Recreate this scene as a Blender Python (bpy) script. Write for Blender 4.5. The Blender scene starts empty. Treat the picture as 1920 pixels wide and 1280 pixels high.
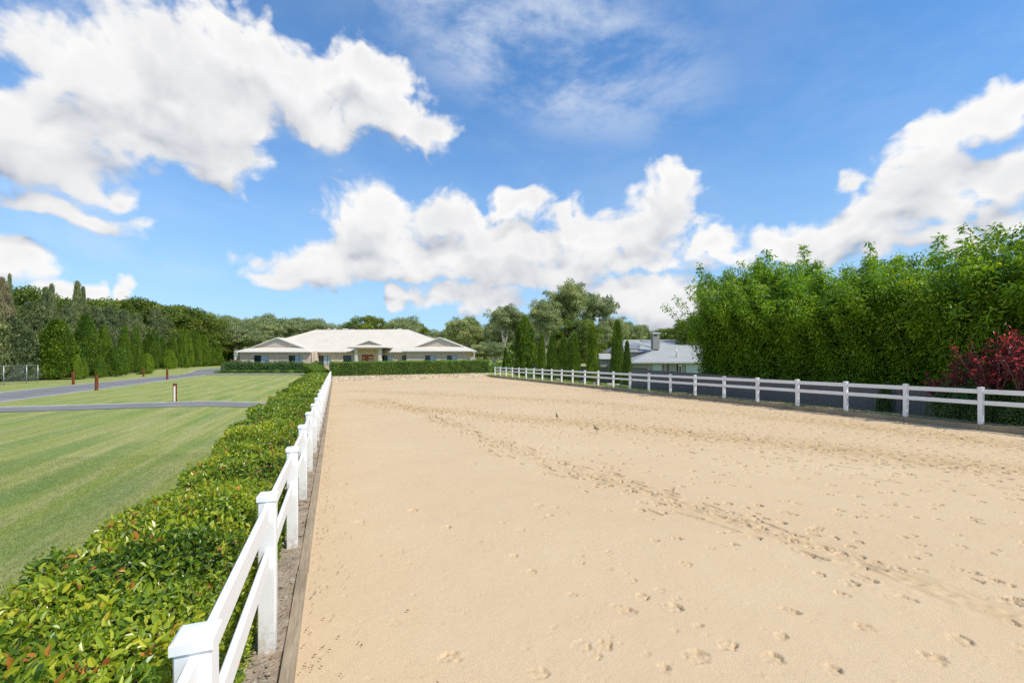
import bpy, math, random
import numpy as np
from mathutils import Vector, Matrix

# ------------------------------------------------------------------ camera, light, exposure
C = bpy.context.scene
col = C.collection
TH = math.radians(21.1); CT, ST = math.cos(TH), math.sin(TH)
F = 860.0; HZ = 673.0; CH = 2.3
cam_d = bpy.data.cameras.new('camera'); cam = bpy.data.objects.new('camera', cam_d); col.objects.link(cam)
cam.location = (0, 0, CH); cam.rotation_euler = (math.radians(90), 0, -TH)
cam_d.sensor_width = 36; cam_d.lens = F/1920*36; cam_d.shift_y = (HZ-640)/1920
cam_d.clip_start = .05; cam_d.clip_end = 6000
C.camera = cam
C.render.resolution_x = 1024; C.render.resolution_y = 682
C.view_settings.view_transform = 'Standard'; C.view_settings.look = 'None'
C.view_settings.exposure = 0.0; C.view_settings.gamma = 1
C.cycles.use_denoising = False; C.cycles.max_bounces = 6; C.cycles.diffuse_bounces = 3; C.cycles.transparent_max_bounces = 6
C.cycles.transmission_bounces = 3; C.cycles.glossy_bounces = 2
SUN_AZ = math.atan2(.60, -.80); SUN_EL = math.radians(51)
sun_dir = Vector((math.sin(SUN_AZ)*math.cos(SUN_EL), math.cos(SUN_AZ)*math.cos(SUN_EL), math.sin(SUN_EL)))
sd = bpy.data.lights.new('sun', 'SUN'); sd.energy = 4.2; sd.angle = math.radians(.5); sd.color = (1, .955, .89)
so = bpy.data.objects.new('sun', sd); col.objects.link(so); so.location = (0, 0, 50)
so.rotation_euler = sun_dir.to_track_quat('Z', 'Y').to_euler()

def W(px, d, z=0.0):
    """point seen at picture column px and depth d (metres along the view)"""
    xc = (px-960)/F*d
    return (xc*CT+d*ST, -xc*ST+d*CT, z)
def depth(x, y): return x*ST+y*CT
def colY(px, X):
    """Y along the line x = X seen at picture column px"""
    u = (px-960)/F
    return (X*CT-u*X*ST)/(u*CT+ST)
def ztop(y, d): return CH+(HZ-y)*d/F

# ------------------------------------------------------------------ sky
world = bpy.data.worlds.new('World'); C.world = world; world.use_nodes = True
def build_world():
    nt = world.node_tree; N = nt.nodes; L = nt.links; N.clear()
    def group():
        g = bpy.data.node_groups.new('cloud_field', 'ShaderNodeTree')
        g.interface.new_socket('Vector', in_out='INPUT', socket_type='NodeSocketVector')
        g.interface.new_socket('Value', in_out='OUTPUT', socket_type='NodeSocketFloat'); g.interface.new_socket('Soft', in_out='OUTPUT', socket_type='NodeSocketFloat')
        n = g.nodes; l = g.links
        gi = n.new('NodeGroupInput'); go = n.new('NodeGroupOutput')
        w = n.new('ShaderNodeTexNoise'); w.noise_dimensions = '2D'; w.inputs['Scale'].default_value = 7; w.inputs['Detail'].default_value = 3
        l.new(gi.outputs[0], w.inputs['Vector'])
        s = n.new('ShaderNodeVectorMath'); s.operation = 'SUBTRACT'; s.inputs[1].default_value = (.5, .5, .5); l.new(w.outputs['Color'], s.inputs[0])
        sc = n.new('ShaderNodeVectorMath'); sc.operation = 'SCALE'; sc.inputs['Scale'].default_value = .12; l.new(s.outputs[0], sc.inputs[0])
        a = n.new('ShaderNodeVectorMath'); a.operation = 'ADD'; l.new(gi.outputs[0], a.inputs[0]); l.new(sc.outputs[0], a.inputs[1])
        flat = n.new('ShaderNodeVectorMath'); flat.operation = 'MULTIPLY'; flat.inputs[1].default_value = (1, 1, 0); l.new(a.outputs[0], flat.inputs[0])
        blobs = [(40,240,210,115),(220,175,210,135),(330,110,160,95),(470,90,140,75),(560,170,140,80),(690,140,110,60),(730,215,110,60),(800,262,60,34),
                 (620,235,90,40),(425,285,75,75),(260,270,150,48),(60,300,150,45),
                 (200,352,62,26),(110,392,120,26),(35,500,75,42),(150,552,65,22),(252,548,32,20),
                 (700,420,95,62),(830,402,85,42),(610,495,70,40),(560,520,80,20),(962,385,46,34),(770,480,150,50),(960,462,170,62),
                 (1060,420,70,42),(1130,450,130,62),(1250,360,48,52),(1215,420,90,42),(1000,515,190,30),(1350,470,75,44),(1210,490,110,42),(760,525,130,18),
                 (130,180,130,70),(410,225,100,60),(330,190,130,70),(650,503,150,32),(880,500,160,42),(1100,492,150,45),(900,562,95,30),(1030,560,60,26),(1250,578,95,45),(1165,570,70,38),(760,568,40,16),
                 (1500,438,75,36),(1610,345,60,32),(1640,420,110,50),(1720,340,110,62),(1760,280,80,62),(1850,215,80,42),(1900,310,110,70),(1560,487,36,20),
                 (1740,400,130,44),(1880,390,100,50),(1770,450,110,30),(1640,470,50,24),
                 (-250,250,200,150),(-400,420,260,70),(2150,260,170,110),(2300,420,260,60)]
        prev = None
        extra = []
        rr = random.Random(5)
        for az in range(82, 286, 34):      # the sky behind the viewer carries clouds as well
            for k in range(1): extra.append((math.radians(az+rr.uniform(-7, 7)), math.radians(rr.uniform(6, 48)), rr.uniform(.2, .4), rr.uniform(.07, .16)))
        def ae(px, py):
            u = (px-960)/F; v = (HZ-py)/F
            return math.atan(u), math.atan(v/math.sqrt(1+u*u))
        items = []
        for (x, y, rx, ry) in blobs:
            A, E = ae(x, y); A2, _ = ae(x+rx, y); A1, _ = ae(x-rx, y); _, E2 = ae(x, y-ry); _, E1 = ae(x, y+ry)
            items.append((A, E, (A2-A1)/2, (E2-E1)/2))
        for (A, E, ra, re) in items+extra:
            sb = n.new('ShaderNodeVectorMath'); sb.operation = 'SUBTRACT'; sb.inputs[1].default_value = (A, E, 0); l.new(flat.outputs[0], sb.inputs[0])
            dv = n.new('ShaderNodeVectorMath'); dv.operation = 'MULTIPLY'; dv.inputs[1].default_value = (1/ra, 1/re, 1); l.new(sb.outputs[0], dv.inputs[0])
            ln = n.new('ShaderNodeVectorMath'); ln.operation = 'LENGTH'; l.new(dv.outputs[0], ln.inputs[0])
            if prev is None: prev = ln.outputs['Value']
            else:
                m = n.new('ShaderNodeMath'); m.operation = 'SMOOTH_MIN'; m.inputs[2].default_value = .35
                l.new(prev, m.inputs[0]); l.new(ln.outputs['Value'], m.inputs[1]); prev = m.outputs[0]
        st = n.new('ShaderNodeVectorMath'); st.operation = 'MULTIPLY'; st.inputs[1].default_value = (1, 1.5, 1); l.new(gi.outputs[0], st.inputs[0])
        f1 = n.new('ShaderNodeTexNoise'); f1.noise_dimensions = '2D'; f1.inputs['Scale'].default_value = 8; f1.inputs['Detail'].default_value = 9; f1.inputs['Roughness'].default_value = .60; f1.inputs['Distortion'].default_value = .25
        l.new(st.outputs[0], f1.inputs['Vector'])
        vo = n.new('ShaderNodeTexVoronoi'); vo.feature = 'F1'; vo.voronoi_dimensions = '2D'; vo.inputs['Scale'].default_value = 24
        vo.inputs['Detail'].default_value = 1
        l.new(a.outputs[0], vo.inputs['Vector'])
        m1 = n.new('ShaderNodeMath'); m1.operation = 'MULTIPLY_ADD'; m1.inputs[1].default_value = 1.75; m1.inputs[2].default_value = -.875+1.34
        l.new(f1.outputs['Fac'], m1.inputs[0])
        mv = n.new('ShaderNodeMath'); mv.operation = 'MULTIPLY_ADD'; mv.inputs[1].default_value = -.38; l.new(vo.outputs['Distance'], mv.inputs[0]); l.new(m1.outputs[0], mv.inputs[2])
        m2 = n.new('ShaderNodeMath'); m2.operation = 'SUBTRACT'; l.new(mv.outputs[0], m2.inputs[0]); l.new(prev, m2.inputs[1])
        l.new(m2.outputs[0], go.inputs[0])
        sf = n.new('ShaderNodeMath'); sf.operation = 'MULTIPLY_ADD'; sf.inputs[1].default_value = .42; sf.inputs[2].default_value = .35; l.new(mv.outputs[0], sf.inputs[0])
        s2_ = n.new('ShaderNodeMath'); s2_.operation = 'SUBTRACT'; l.new(sf.outputs[0], s2_.inputs[0]); l.new(prev, s2_.inputs[1]); l.new(s2_.outputs[0], go.inputs[1])
        return g
    g = group()
    tc = N.new('ShaderNodeTexCoord')
    rot = N.new('ShaderNodeVectorRotate'); rot.rotation_type = 'Z_AXIS'; rot.inputs['Angle'].default_value = TH; L.new(tc.outputs['Generated'], rot.inputs['Vector'])
    sp = N.new('ShaderNodeSeparateXYZ'); L.new(rot.outputs[0], sp.inputs[0])
    az = N.new('ShaderNodeMath'); az.operation = 'ARCTAN2'; L.new(sp.outputs['X'], az.inputs[0]); L.new(sp.outputs['Y'], az.inputs[1])
    # keep azimuth continuous behind the viewer: -75..285 degrees
    ad = N.new('ShaderNodeMath'); ad.operation = 'WRAP'; ad.inputs[1].default_value = math.radians(300); ad.inputs[2].default_value = math.radians(-60); L.new(az.outputs[0], ad.inputs[0])
    el = N.new('ShaderNodeMath'); el.operation = 'ARCSINE'; L.new(sp.outputs['Z'], el.inputs[0])
    cb = N.new('ShaderNodeCombineXYZ'); L.new(ad.outputs[0], cb.inputs['X']); L.new(el.outputs[0], cb.inputs['Y'])
    cb.inputs['Z'].default_value = .37
    def field(off):
        o = N.new('ShaderNodeVectorMath'); o.operation = 'ADD'; o.inputs[1].default_value = off; L.new(cb.outputs[0], o.inputs[0])
        gn = N.new('ShaderNodeGroup'); gn.node_tree = g; L.new(o.outputs[0], gn.inputs[0]); return gn.outputs
    f0, g0 = field((0, 0, 0)); f1, g1_ = field((.018, .055, 0))
    def math_(op, a, b=None, c=None, clamp=False):
        m = N.new('ShaderNodeMath'); m.operation = op; m.use_clamp = clamp
        for i, v in enumerate((a, b, c)):
            if v is None: continue
            if isinstance(v, (int, float)): m.inputs[i].default_value = v
            else: L.new(v, m.inputs[i])
        return m.outputs[0]
    def mr(v, a, b, lo=0, hi=1, smooth=True):
        m = N.new('ShaderNodeMapRange'); m.interpolation_type = 'SMOOTHSTEP' if smooth else 'LINEAR'
        m.inputs['From Min'].default_value = a; m.inputs['From Max'].default_value = b; m.inputs['To Min'].default_value = lo; m.inputs['To Max'].default_value = hi
        L.new(v, m.inputs['Value']); return m.outputs['Result']
    alpha = mr(f0, -.16, .42)
    diff = math_('ADD', math_('MULTIPLY', math_('SUBTRACT', f0, f1), .30), math_('SUBTRACT', g0, g1_))
    lit0 = math_('POWER', math_('MAXIMUM', mr(math_('MULTIPLY_ADD', g1_, -.16, diff), -1.35, .45, 0, 1, False), .001), .60)
    ln_ = N.new('ShaderNodeTexNoise'); ln_.noise_dimensions = '2D'; ln_.inputs['Scale'].default_value = 9; ln_.inputs['Detail'].default_value = 4; L.new(cb.outputs[0], ln_.inputs['Vector'])
    lit = math_('MULTIPLY', lit0, mr(ln_.outputs['Fac'], .25, .6, .86, 1.0))
    thick = mr(f0, .35, 1.05)
    lit2 = math_('MULTIPLY', lit, math_('MULTIPLY_ADD', thick, -.12, 1.0))
    # wispy high cloud
    cm = N.new('ShaderNodeMapping'); cm.inputs['Rotation'].default_value = (0, 0, math.radians(24)); cm.inputs['Scale'].default_value = (2.0, 4.6, 1); L.new(cb.outputs[0], cm.inputs['Vector'])
    cn = N.new('ShaderNodeTexNoise'); cn.noise_dimensions = '2D'; cn.inputs['Scale'].default_value = 1.7; cn.inputs['Detail'].default_value = 9; cn.inputs['Roughness'].default_value = .64; cn.inputs['Distortion'].default_value = .15; L.new(cm.outputs[0], cn.inputs['Vector'])
    def spot(px, py, rx, ry):
        u = (px-960)/F; v = (HZ-py)/F; A = math.atan(u); E = math.atan(v/math.sqrt(1+u*u))
        sb = N.new('ShaderNodeVectorMath'); sb.operation = 'SUBTRACT'; sb.inputs[1].default_value = (A, E, .37); L.new(cb.outputs[0], sb.inputs[0])
        rt = N.new('ShaderNodeVectorRotate'); rt.rotation_type = 'Z_AXIS'; rt.inputs['Angle'].default_value = math.radians(18); L.new(sb.outputs[0], rt.inputs['Vector'])
        dv = N.new('ShaderNodeVectorMath'); dv.operation = 'MULTIPLY'; dv.inputs[1].default_value = (1/rx, 1/ry, 1); L.new(rt.outputs[0], dv.inputs[0])
        ln = N.new('ShaderNodeVectorMath'); ln.operation = 'LENGTH'; L.new(dv.outputs[0], ln.inputs[0]); return mr(ln.outputs['Value'], 1.0, .25)
    reg = math_('MAXIMUM', spot(980, 60, .56, .19), math_('MAXIMUM', math_('MULTIPLY', spot(230, 20, .5, .10), .8), math_('MULTIPLY', spot(1080, 130, .22, .10), .9)))
    reg = math_('MAXIMUM', reg, math_('MULTIPLY', spot(200, 440, .25, .07), .5))
    reg = math_('MAXIMUM', reg, .12)
    wisp = math_('MULTIPLY', mr(cn.outputs['Fac'], .32, .70), math_('MULTIPLY', reg, .72))
    sky = N.new('ShaderNodeTexSky'); sky.sky_type = 'NISHITA'; sky.sun_disc = False
    sky.sun_elevation = SUN_EL; sky.sun_rotation = SUN_AZ
    sky.air_density = 1.0; sky.dust_density = .5; sky.ozone_density = 2.2; sky.altitude = 50
    hs = N.new('ShaderNodeHueSaturation'); hs.inputs['Saturation'].default_value = 1.18; hs.inputs['Value'].default_value = 1.35; L.new(sky.outputs[0], hs.inputs['Color'])
    gain = N.new('ShaderNodeVectorMath'); gain.operation = 'MULTIPLY'; gain.inputs[1].default_value = (.76, 1.25, 1.50); L.new(hs.outputs[0], gain.inputs[0])
    def mix(f, a, b):
        m = N.new('ShaderNodeMix'); m.data_type = 'RGBA'; m.clamp_factor = True
        if isinstance(f, float): m.inputs[0].default_value = f
        else: L.new(f, m.inputs[0])
        for i, v in ((6, a), (7, b)):
            if isinstance(v, tuple): m.inputs[i].default_value = v
            else: L.new(v, m.inputs[i])
        return m.outputs[2]
    K = 10.0   # the sky goes out at 0.1, so cloud colours are ten times what shows
    cc = mix(lit2, (.32*K, .37*K, .47*K, 1), (.98*K, .975*K, .965*K, 1))
    hzn = mr(el.outputs[0], .55, -.02, .12, .72)
    s1 = mix(hzn, gain.outputs[0], (.47*K, .66*K, .90*K, 1))
    s2 = mix(wisp, s1, (.80*K, .86*K, .95*K, 1))
    s3 = mix(alpha, s2, cc)
    bg = N.new('ShaderNodeBackground'); bg.inputs['Strength'].default_value = .1; L.new(s3, bg.inputs['Color'])
    out = N.new('ShaderNodeOutputWorld'); L.new(bg.outputs[0], out.inputs['Surface'])
build_world()
world.cycles.sampling_method = 'MANUAL'; world.cycles.sample_map_resolution = 512

# ------------------------------------------------------------------ helpers
rng = np.random.default_rng(7)
RND = random.Random(11)
ORD = ['first','second','third','fourth','fifth','sixth','seventh','eighth','ninth','tenth','eleventh','twelfth','thirteenth','fourteenth','fifteenth','sixteenth','seventeenth','eighteenth','nineteenth','twentieth',
       'twenty-first','twenty-second','twenty-third','twenty-fourth','twenty-fifth','twenty-sixth','twenty-seventh','twenty-eighth','twenty-ninth','thirtieth']
def tag(o, label=None, cat=None, group=None, kind=None):
    if label: o['label'] = label
    if cat: o['category'] = cat
    if group: o['group'] = group
    if kind: o['kind'] = kind
    return o
def empty(name, loc=(0, 0, 0), rz=0.0):
    o = bpy.data.objects.new(name, None); col.objects.link(o); o.location = loc; o.rotation_euler = (0, 0, rz); o.empty_display_size = .3
    return o
def copy_tree(o, parent=None):
    c = o.copy(); col.objects.link(c)
    for k in ('label', 'group'):
        if parent is None and k in c: del c[k]
    if parent is not None: c.parent = parent
    for ch in list(o.children): copy_tree(ch, c)
    return c
class MB:
    def __init__(s): s.v = []; s.f = []; s.m = []; s.n = 0; s.sm = []
    def add(s, vs, fs, m=0, smooth=False):
        s.v += [tuple(p) for p in vs]; s.f += [tuple(i+s.n for i in f) for f in fs]; s.m += [m]*len(fs); s.sm += [smooth]*len(fs); s.n += len(vs); return s
    def box(s, x0, x1, y0, y1, z0, z1, m=0, b=0.0):
        if b <= 0:
            vs = [(x, y, z) for z in (z0, z1) for (x, y) in ((x0, y0), (x1, y0), (x1, y1), (x0, y1))]
            return s.add(vs, [(3, 2, 1, 0), (4, 5, 6, 7), (0, 1, 5, 4), (1, 2, 6, 5), (2, 3, 7, 6), (3, 0, 4, 7)], m)
        import itertools
        ix = {}; vs = []
        X, Y, Z = (x0, x1), (y0, y1), (z0, z1)
        for i, j, k in itertools.product((0, 1), repeat=3):
            sx, sy, sz = (1-2*i)*b, (1-2*j)*b, (1-2*k)*b
            ix[i, j, k, 0] = len(vs); vs.append((X[i], Y[j]+sy, Z[k]+sz))
            ix[i, j, k, 1] = len(vs); vs.append((X[i]+sx, Y[j], Z[k]+sz))
            ix[i, j, k, 2] = len(vs); vs.append((X[i]+sx, Y[j]+sy, Z[k]))
        fs = []
        for a in range(3):
            for e in (0, 1):
                q = []
                for (p, r) in ((0, 0), (1, 0), (1, 1), (0, 1)):
                    c = [0, 0, 0]; c[a] = e; c[(a+1) % 3] = p; c[(a+2) % 3] = r; q.append(ix[c[0], c[1], c[2], a])
                fs.append(q if e else q[::-1])
        for a in range(3):                       # edges along axis a
            b1, b2 = (a+1) % 3, (a+2) % 3
            for p in (0, 1):
                for r in (0, 1):
                    c0 = [0, 0, 0]; c0[b1] = p; c0[b2] = r; c1 = list(c0); c1[a] = 1
                    q = [ix[(*c0, b1)], ix[(*c1, b1)], ix[(*c1, b2)], ix[(*c0, b2)]]
                    fs.append(q if (p == r) else q[::-1])
        for i, j, k in itertools.product((0, 1), repeat=3):
            t = [ix[i, j, k, 0], ix[i, j, k, 1], ix[i, j, k, 2]]
            fs.append(t if (i+j+k) % 2 else t[::-1])
        return s.add(vs, fs, m)
    def tube(s, pts, rad, n=8, m=0, cap=True):
        pts = [Vector(p) for p in pts]; rings = []
        for i, p in enumerate(pts):
            d = (pts[min(i+1, len(pts)-1)]-pts[max(i-1, 0)]).normalized()
            u = d.cross(Vector((0, 0, 1)));
            if u.length < .05: u = d.cross(Vector((0, 1, 0)))
            u.normalize(); w = d.cross(u)
            r = rad[i] if hasattr(rad, '__len__') else rad
            rings.append([p+u*r*math.cos(2*math.pi*k/n)+w*r*math.sin(2*math.pi*k/n) for k in range(n)])
        vs = [v for r in rings for v in r]; fs = []
        for i in range(len(pts)-1):
            for k in range(n):
                a = i*n+k; b = i*n+(k+1) % n; fs.append((a, a+n, b+n, b))
        if cap: fs.append(tuple(range(n))); fs.append(tuple(range((len(pts)-1)*n, len(pts)*n))[::-1])
        return s.add(vs, fs, m, True)
    def lathe(s, prof, cx=0, cy=0, n=16, m=0):
        vs = [(cx+r*math.cos(2*math.pi*k/n), cy+r*math.sin(2*math.pi*k/n), z) for r, z in prof for k in range(n)]
        fs = [(i*n+k, i*n+(k+1) % n, (i+1)*n+(k+1) % n, (i+1)*n+k) for i in range(len(prof)-1) for k in range(n)]
        fs.append(tuple(range(n))[::-1]); fs.append(tuple(range((len(prof)-1)*n, len(prof)*n)))
        return s.add(vs, fs, m, True)
    def build(s, name, mats, parent=None):
        me = bpy.data.meshes.new(name); me.from_pydata(s.v, [], s.f); 
        for x in (mats if isinstance(mats, (list, tuple)) else [mats]): me.materials.append(x)
        me.polygons.foreach_set('material_index', s.m); me.polygons.foreach_set('use_smooth', s.sm); me.update()
        o = bpy.data.objects.new(name, me); col.objects.link(o)
        if parent: o.parent = parent
        return o
def npmesh(name, V, Fq, mats, parent=None, mi=None, smooth=False, attrs=None):
    """V (n,3), Fq list of (array of faces k x m)"""
    me = bpy.data.meshes.new(name)
    me.vertices.add(len(V)); me.vertices.foreach_set('co', np.ascontiguousarray(V, dtype=np.float32).ravel())
    loops = np.concatenate([f.ravel() for f in Fq]).astype(np.int32)
    tot = np.concatenate([np.full(len(f), f.shape[1], dtype=np.int32) for f in Fq])
    st = np.concatenate([[0], np.cumsum(tot)[:-1]]).astype(np.int32)
    me.loops.add(len(loops)); me.loops.foreach_set('vertex_index', loops)
    me.polygons.add(len(tot)); me.polygons.foreach_set('loop_start', st)
    try: me.polygons.foreach_set('loop_total', tot)
    except Exception: pass
    for x in (mats if isinstance(mats, (list, tuple)) else [mats]): me.materials.append(x)
    if mi is not None: me.polygons.foreach_set('material_index', np.ascontiguousarray(mi, dtype=np.int32))
    me.polygons.foreach_set('use_smooth', np.full(len(tot), smooth, dtype=bool))
    for k, (dom, a) in (attrs or {}).items():
        at = me.attributes.new(k, 'FLOAT', dom); at.data.foreach_set('value', np.ascontiguousarray(a, dtype=np.float32))
    me.update(calc_edges=True)
    o = bpy.data.objects.new(name, me); col.objects.link(o)
    if parent: o.parent = parent
    return o
def nrm(a): return a/np.maximum(np.linalg.norm(a, axis=1, keepdims=True), 1e-9)
class Leaves:
    """collects single leaves (folded six-point blades or plain diamonds)"""
    def __init__(s): s.V = []; s.F = []; s.t = []; s.n = 0; s.mi = []
    def add(s, P, Nn, T, L, Wd, tint, fold=.25, six=True, curl=.0, mi=0):
        n = len(P)
        if n == 0: return
        T = nrm(T); Nn = nrm(Nn-(Nn*T).sum(1, keepdims=True)*T); B = np.cross(Nn, T)
        L = np.broadcast_to(L, (n,))[:, None]; Wd = np.broadcast_to(Wd, (n,))[:, None]
        up = Nn*Wd*fold
        if six:
            v = np.stack([P, P+T*L*.30-B*Wd*.5+up, P+T*L*.70-B*Wd*.42+up-Nn*L*curl*.4, P+T*L-Nn*L*curl,
                          P+T*L*.70+B*Wd*.42+up-Nn*L*curl*.4, P+T*L*.30+B*Wd*.5+up], 1)
            b = s.n+np.arange(n)[:, None]*6
            f = np.concatenate([b+np.array([[0, 3, 2, 1]]), b+np.array([[0, 5, 4, 3]])], 1).reshape(-1, 4)
            k = 6; per = 2
        else:
            v = np.stack([P, P+T*L*.5-B*Wd*.5+up, P+T*L, P+T*L*.5+B*Wd*.5+up], 1)
            b = s.n+np.arange(n)[:, None]*4; f = (b+np.array([[0, 3, 2, 1]])); k = 4; per = 1
        s.V.append(v.reshape(-1, 3)); s.F.append(f); s.n += n*k
        s.t.append(np.repeat(np.broadcast_to(tint, (n,)), per)); s.mi.append(np.full(n*per, mi))
    def raw(s, V, Fq, tint, mi=0):
        s.V.append(V); s.F.append(Fq+s.n); s.n += len(V); s.t.append(np.broadcast_to(tint, (len(Fq),))); s.mi.append(np.full(len(Fq), mi))
    def build(s, name, mats, parent=None):
        return npmesh(name, np.concatenate(s.V), s.F, mats, parent, mi=np.concatenate(s.mi), attrs={'tint': ('FACE', np.concatenate(s.t))})
def rdir(n): return nrm(rng.normal(size=(n, 3)))
def vnoise(x, y, s=1.0, seed=0):
    """smooth value noise, vectorised"""
    x = np.asarray(x)/s+seed*17.3; y = np.asarray(y)/s+seed*7.7
    xi = np.floor(x); yi = np.floor(y); fx = x-xi; fy = y-yi; fx = fx*fx*(3-2*fx); fy = fy*fy*(3-2*fy)
    def h(a, b):
        v = np.sin(a*127.1+b*311.7+seed*5.1)*43758.5453; return v-np.floor(v)
    return (h(xi, yi)*(1-fx)+h(xi+1, yi)*fx)*(1-fy)+(h(xi, yi+1)*(1-fx)+h(xi+1, yi+1)*fx)*fy
def ss(a, b, x):
    t = np.clip((np.asarray(x, dtype=float)-a)/(b-a), 0, 1); return t*t*(3-2*t)

# ------------------------------------------------------------------ materials
def new_mat(name):
    m = bpy.data.materials.new(name); m.use_nodes = True; nt = m.node_tree; nt.nodes.clear()
    out = nt.nodes.new('ShaderNodeOutputMaterial'); p = nt.nodes.new('ShaderNodeBsdfPrincipled'); nt.links.new(p.outputs[0], out.inputs[0])
    return m, nt, p, out
class G:
    def __init__(s, nt): s.nt = nt; s.N = nt.nodes; s.L = nt.links
    def put(s, sock, v):
        if isinstance(v, (int, float, tuple)):
            if isinstance(v, tuple) and len(v) == 3 and sock.type == 'RGBA': v = (*v, 1)
            sock.default_value = v
        else: s.L.new(v, sock)
    def pos(s, scale=(1, 1, 1), rot=(0, 0, 0), obj=False):
        if obj: g = s.N.new('ShaderNodeTexCoord').outputs['Object']
        else: g = s.N.new('ShaderNodeNewGeometry').outputs['Position']
        m = s.N.new('ShaderNodeMapping'); m.inputs['Scale'].default_value = scale; m.inputs['Rotation'].default_value = rot; s.L.new(g, m.inputs['Vector']); return m.outputs[0]
    def noise(s, vec, scale, detail=4, rough=.5, dist=0.0):
        n = s.N.new('ShaderNodeTexNoise'); n.inputs['Scale'].default_value = scale; n.inputs['Detail'].default_value = detail; n.inputs['Roughness'].default_value = rough; n.inputs['Distortion'].default_value = dist
        s.L.new(vec, n.inputs['Vector']); return n.outputs['Fac']
    def voro(s, vec, scale, out='Distance', feat='F1'):
        n = s.N.new('ShaderNodeTexVoronoi'); n.feature = feat; n.inputs['Scale'].default_value = scale; s.L.new(vec, n.inputs['Vector']); return n.outputs[out]
    def mr(s, v, a, b, lo=0.0, hi=1.0):
        m = s.N.new('ShaderNodeMapRange'); m.inputs['From Min'].default_value = a; m.inputs['From Max'].default_value = b; m.inputs['To Min'].default_value = lo; m.inputs['To Max'].default_value = hi; s.L.new(v, m.inputs['Value']); return m.outputs[0]
    def ramp(s, v, stops):
        r = s.N.new('ShaderNodeValToRGB'); e = r.color_ramp.elements
        while len(e) < len(stops): e.new(.5)
        for i, (p, c) in enumerate(stops): e[i].position = p; e[i].color = (*c, 1)
        s.L.new(v, r.inputs[0]); return r.outputs[0]
    def mix(s, f, a, b, mode='MIX'):
        m = s.N.new('ShaderNodeMix'); m.data_type = 'RGBA'; m.blend_type = mode
        s.put(m.inputs[0], f); s.put(m.inputs[6], a); s.put(m.inputs[7], b); return m.outputs[2]
    def math(s, op, a, b=0.0, c=0.0):
        m = s.N.new('ShaderNodeMath'); m.operation = op
        for i, v in enumerate((a, b, c)): s.put(m.inputs[i], v)
        return m.outputs[0]
    def bump(s, h, strength=.3, dist=.01, prev=None):
        b = s.N.new('ShaderNodeBump'); b.inputs['Strength'].default_value = strength; b.inputs['Distance'].default_value = dist; s.L.new(h, b.inputs['Height'])
        if prev: s.L.new(prev, b.inputs['Normal'])
        return b.outputs[0]
    def attr(s, name):
        a = s.N.new('ShaderNodeAttribute'); a.attribute_name = name; return a.outputs['Fac']
def leaf_mat(name, stops, rough=.45, trans=.3, spec=.4, tcol=None, objvar=0.0):
    m, nt, p, out = new_mat(name); g = G(nt)
    c = g.ramp(g.attr('tint'), stops)
    n = g.noise(g.pos(), .9, 2)
    c = g.mix(1.0, c, g.ramp(n, [(.3, (.78, .80, .80)), (.7, (1.18, 1.16, 1.1))]), 'MULTIPLY')
    if objvar:
        oi = nt.nodes.new('ShaderNodeObjectInfo'); c = g.mix(1.0, c, g.ramp(oi.outputs['Random'], [(0, (1-objvar, 1-objvar*.8, 1-objvar*.6)), (.5, (1, 1, 1)), (1, (1+objvar*1.2, 1+objvar*.8, 1-objvar*.4))]), 'MULTIPLY')
    nt.links.new(c, p.inputs['Base Color']); p.inputs['Roughness'].default_value = rough; p.inputs['Specular IOR Level'].default_value = spec
    if trans:
        t = nt.nodes.new('ShaderNodeBsdfTranslucent'); 
        tc = g.mix(1.0, c, (1.5, 1.6, .7), 'MULTIPLY') if tcol is None else g.mix(1.0, c, tcol, 'MULTIPLY')
        nt.links.new(tc, t.inputs['Color']); mx = nt.nodes.new('ShaderNodeMixShader'); mx.inputs[0].default_value = trans
        nt.links.new(p.outputs[0], mx.inputs[1]); nt.links.new(t.outputs[0], mx.inputs[2]); nt.links.new(mx.outputs[0], out.inputs[0])
    return m
def simple(name, c, rough=.6, spec=.4, var=.08, scale=3.0, bump=0.0, bscale=30, metal=0.0, obj=False):
    m, nt, p, out = new_mat(name); g = G(nt); v = g.pos(obj=obj)
    n = g.noise(v, scale, 5, .6)
    cc = g.ramp(n, [(.25, tuple(x*(1-var) for x in c)), (.75, tuple(min(1, x*(1+var)) for x in c))])
    nt.links.new(cc, p.inputs['Base Color']); p.inputs['Roughness'].default_value = rough; p.inputs['Specular IOR Level'].default_value = spec; p.inputs['Metallic'].default_value = metal
    if bump: nt.links.new(g.bump(g.noise(v, bscale, 4), bump, .02), p.inputs['Normal'])
    return m
M = {}
def mat_vinyl():
    m, nt, p, out = new_mat('white_vinyl'); g = G(nt); v = g.pos()
    sx = nt.nodes.new('ShaderNodeSeparateXYZ'); nt.links.new(v, sx.inputs[0])
    dirt = g.math('MULTIPLY', g.mr(sx.outputs['Z'], .0, .32, .75, 0), g.mr(g.noise(v, 16, 5, .7), .38, .62, 0, 1))
    c = g.ramp(g.noise(v, 1.3, 5, .6), [(.3, (.82, .81, .785)), (.7, (.87, .86, .84))])
    c = g.mix(g.mr(g.noise(g.pos((9, 9, 1.2)), 3, 4, .7), .6, .8, 0, .35), c, (.60, .58, .52))
    c = g.mix(dirt, c, (.42, .32, .20)); c = g.mix(g.mr(g.noise(v, 60, 2), .72, .76, 0, .7), c, (.30, .27, .22))
    nt.links.new(c, p.inputs['Base Color']); p.inputs['Roughness'].default_value = .4; return m
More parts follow.
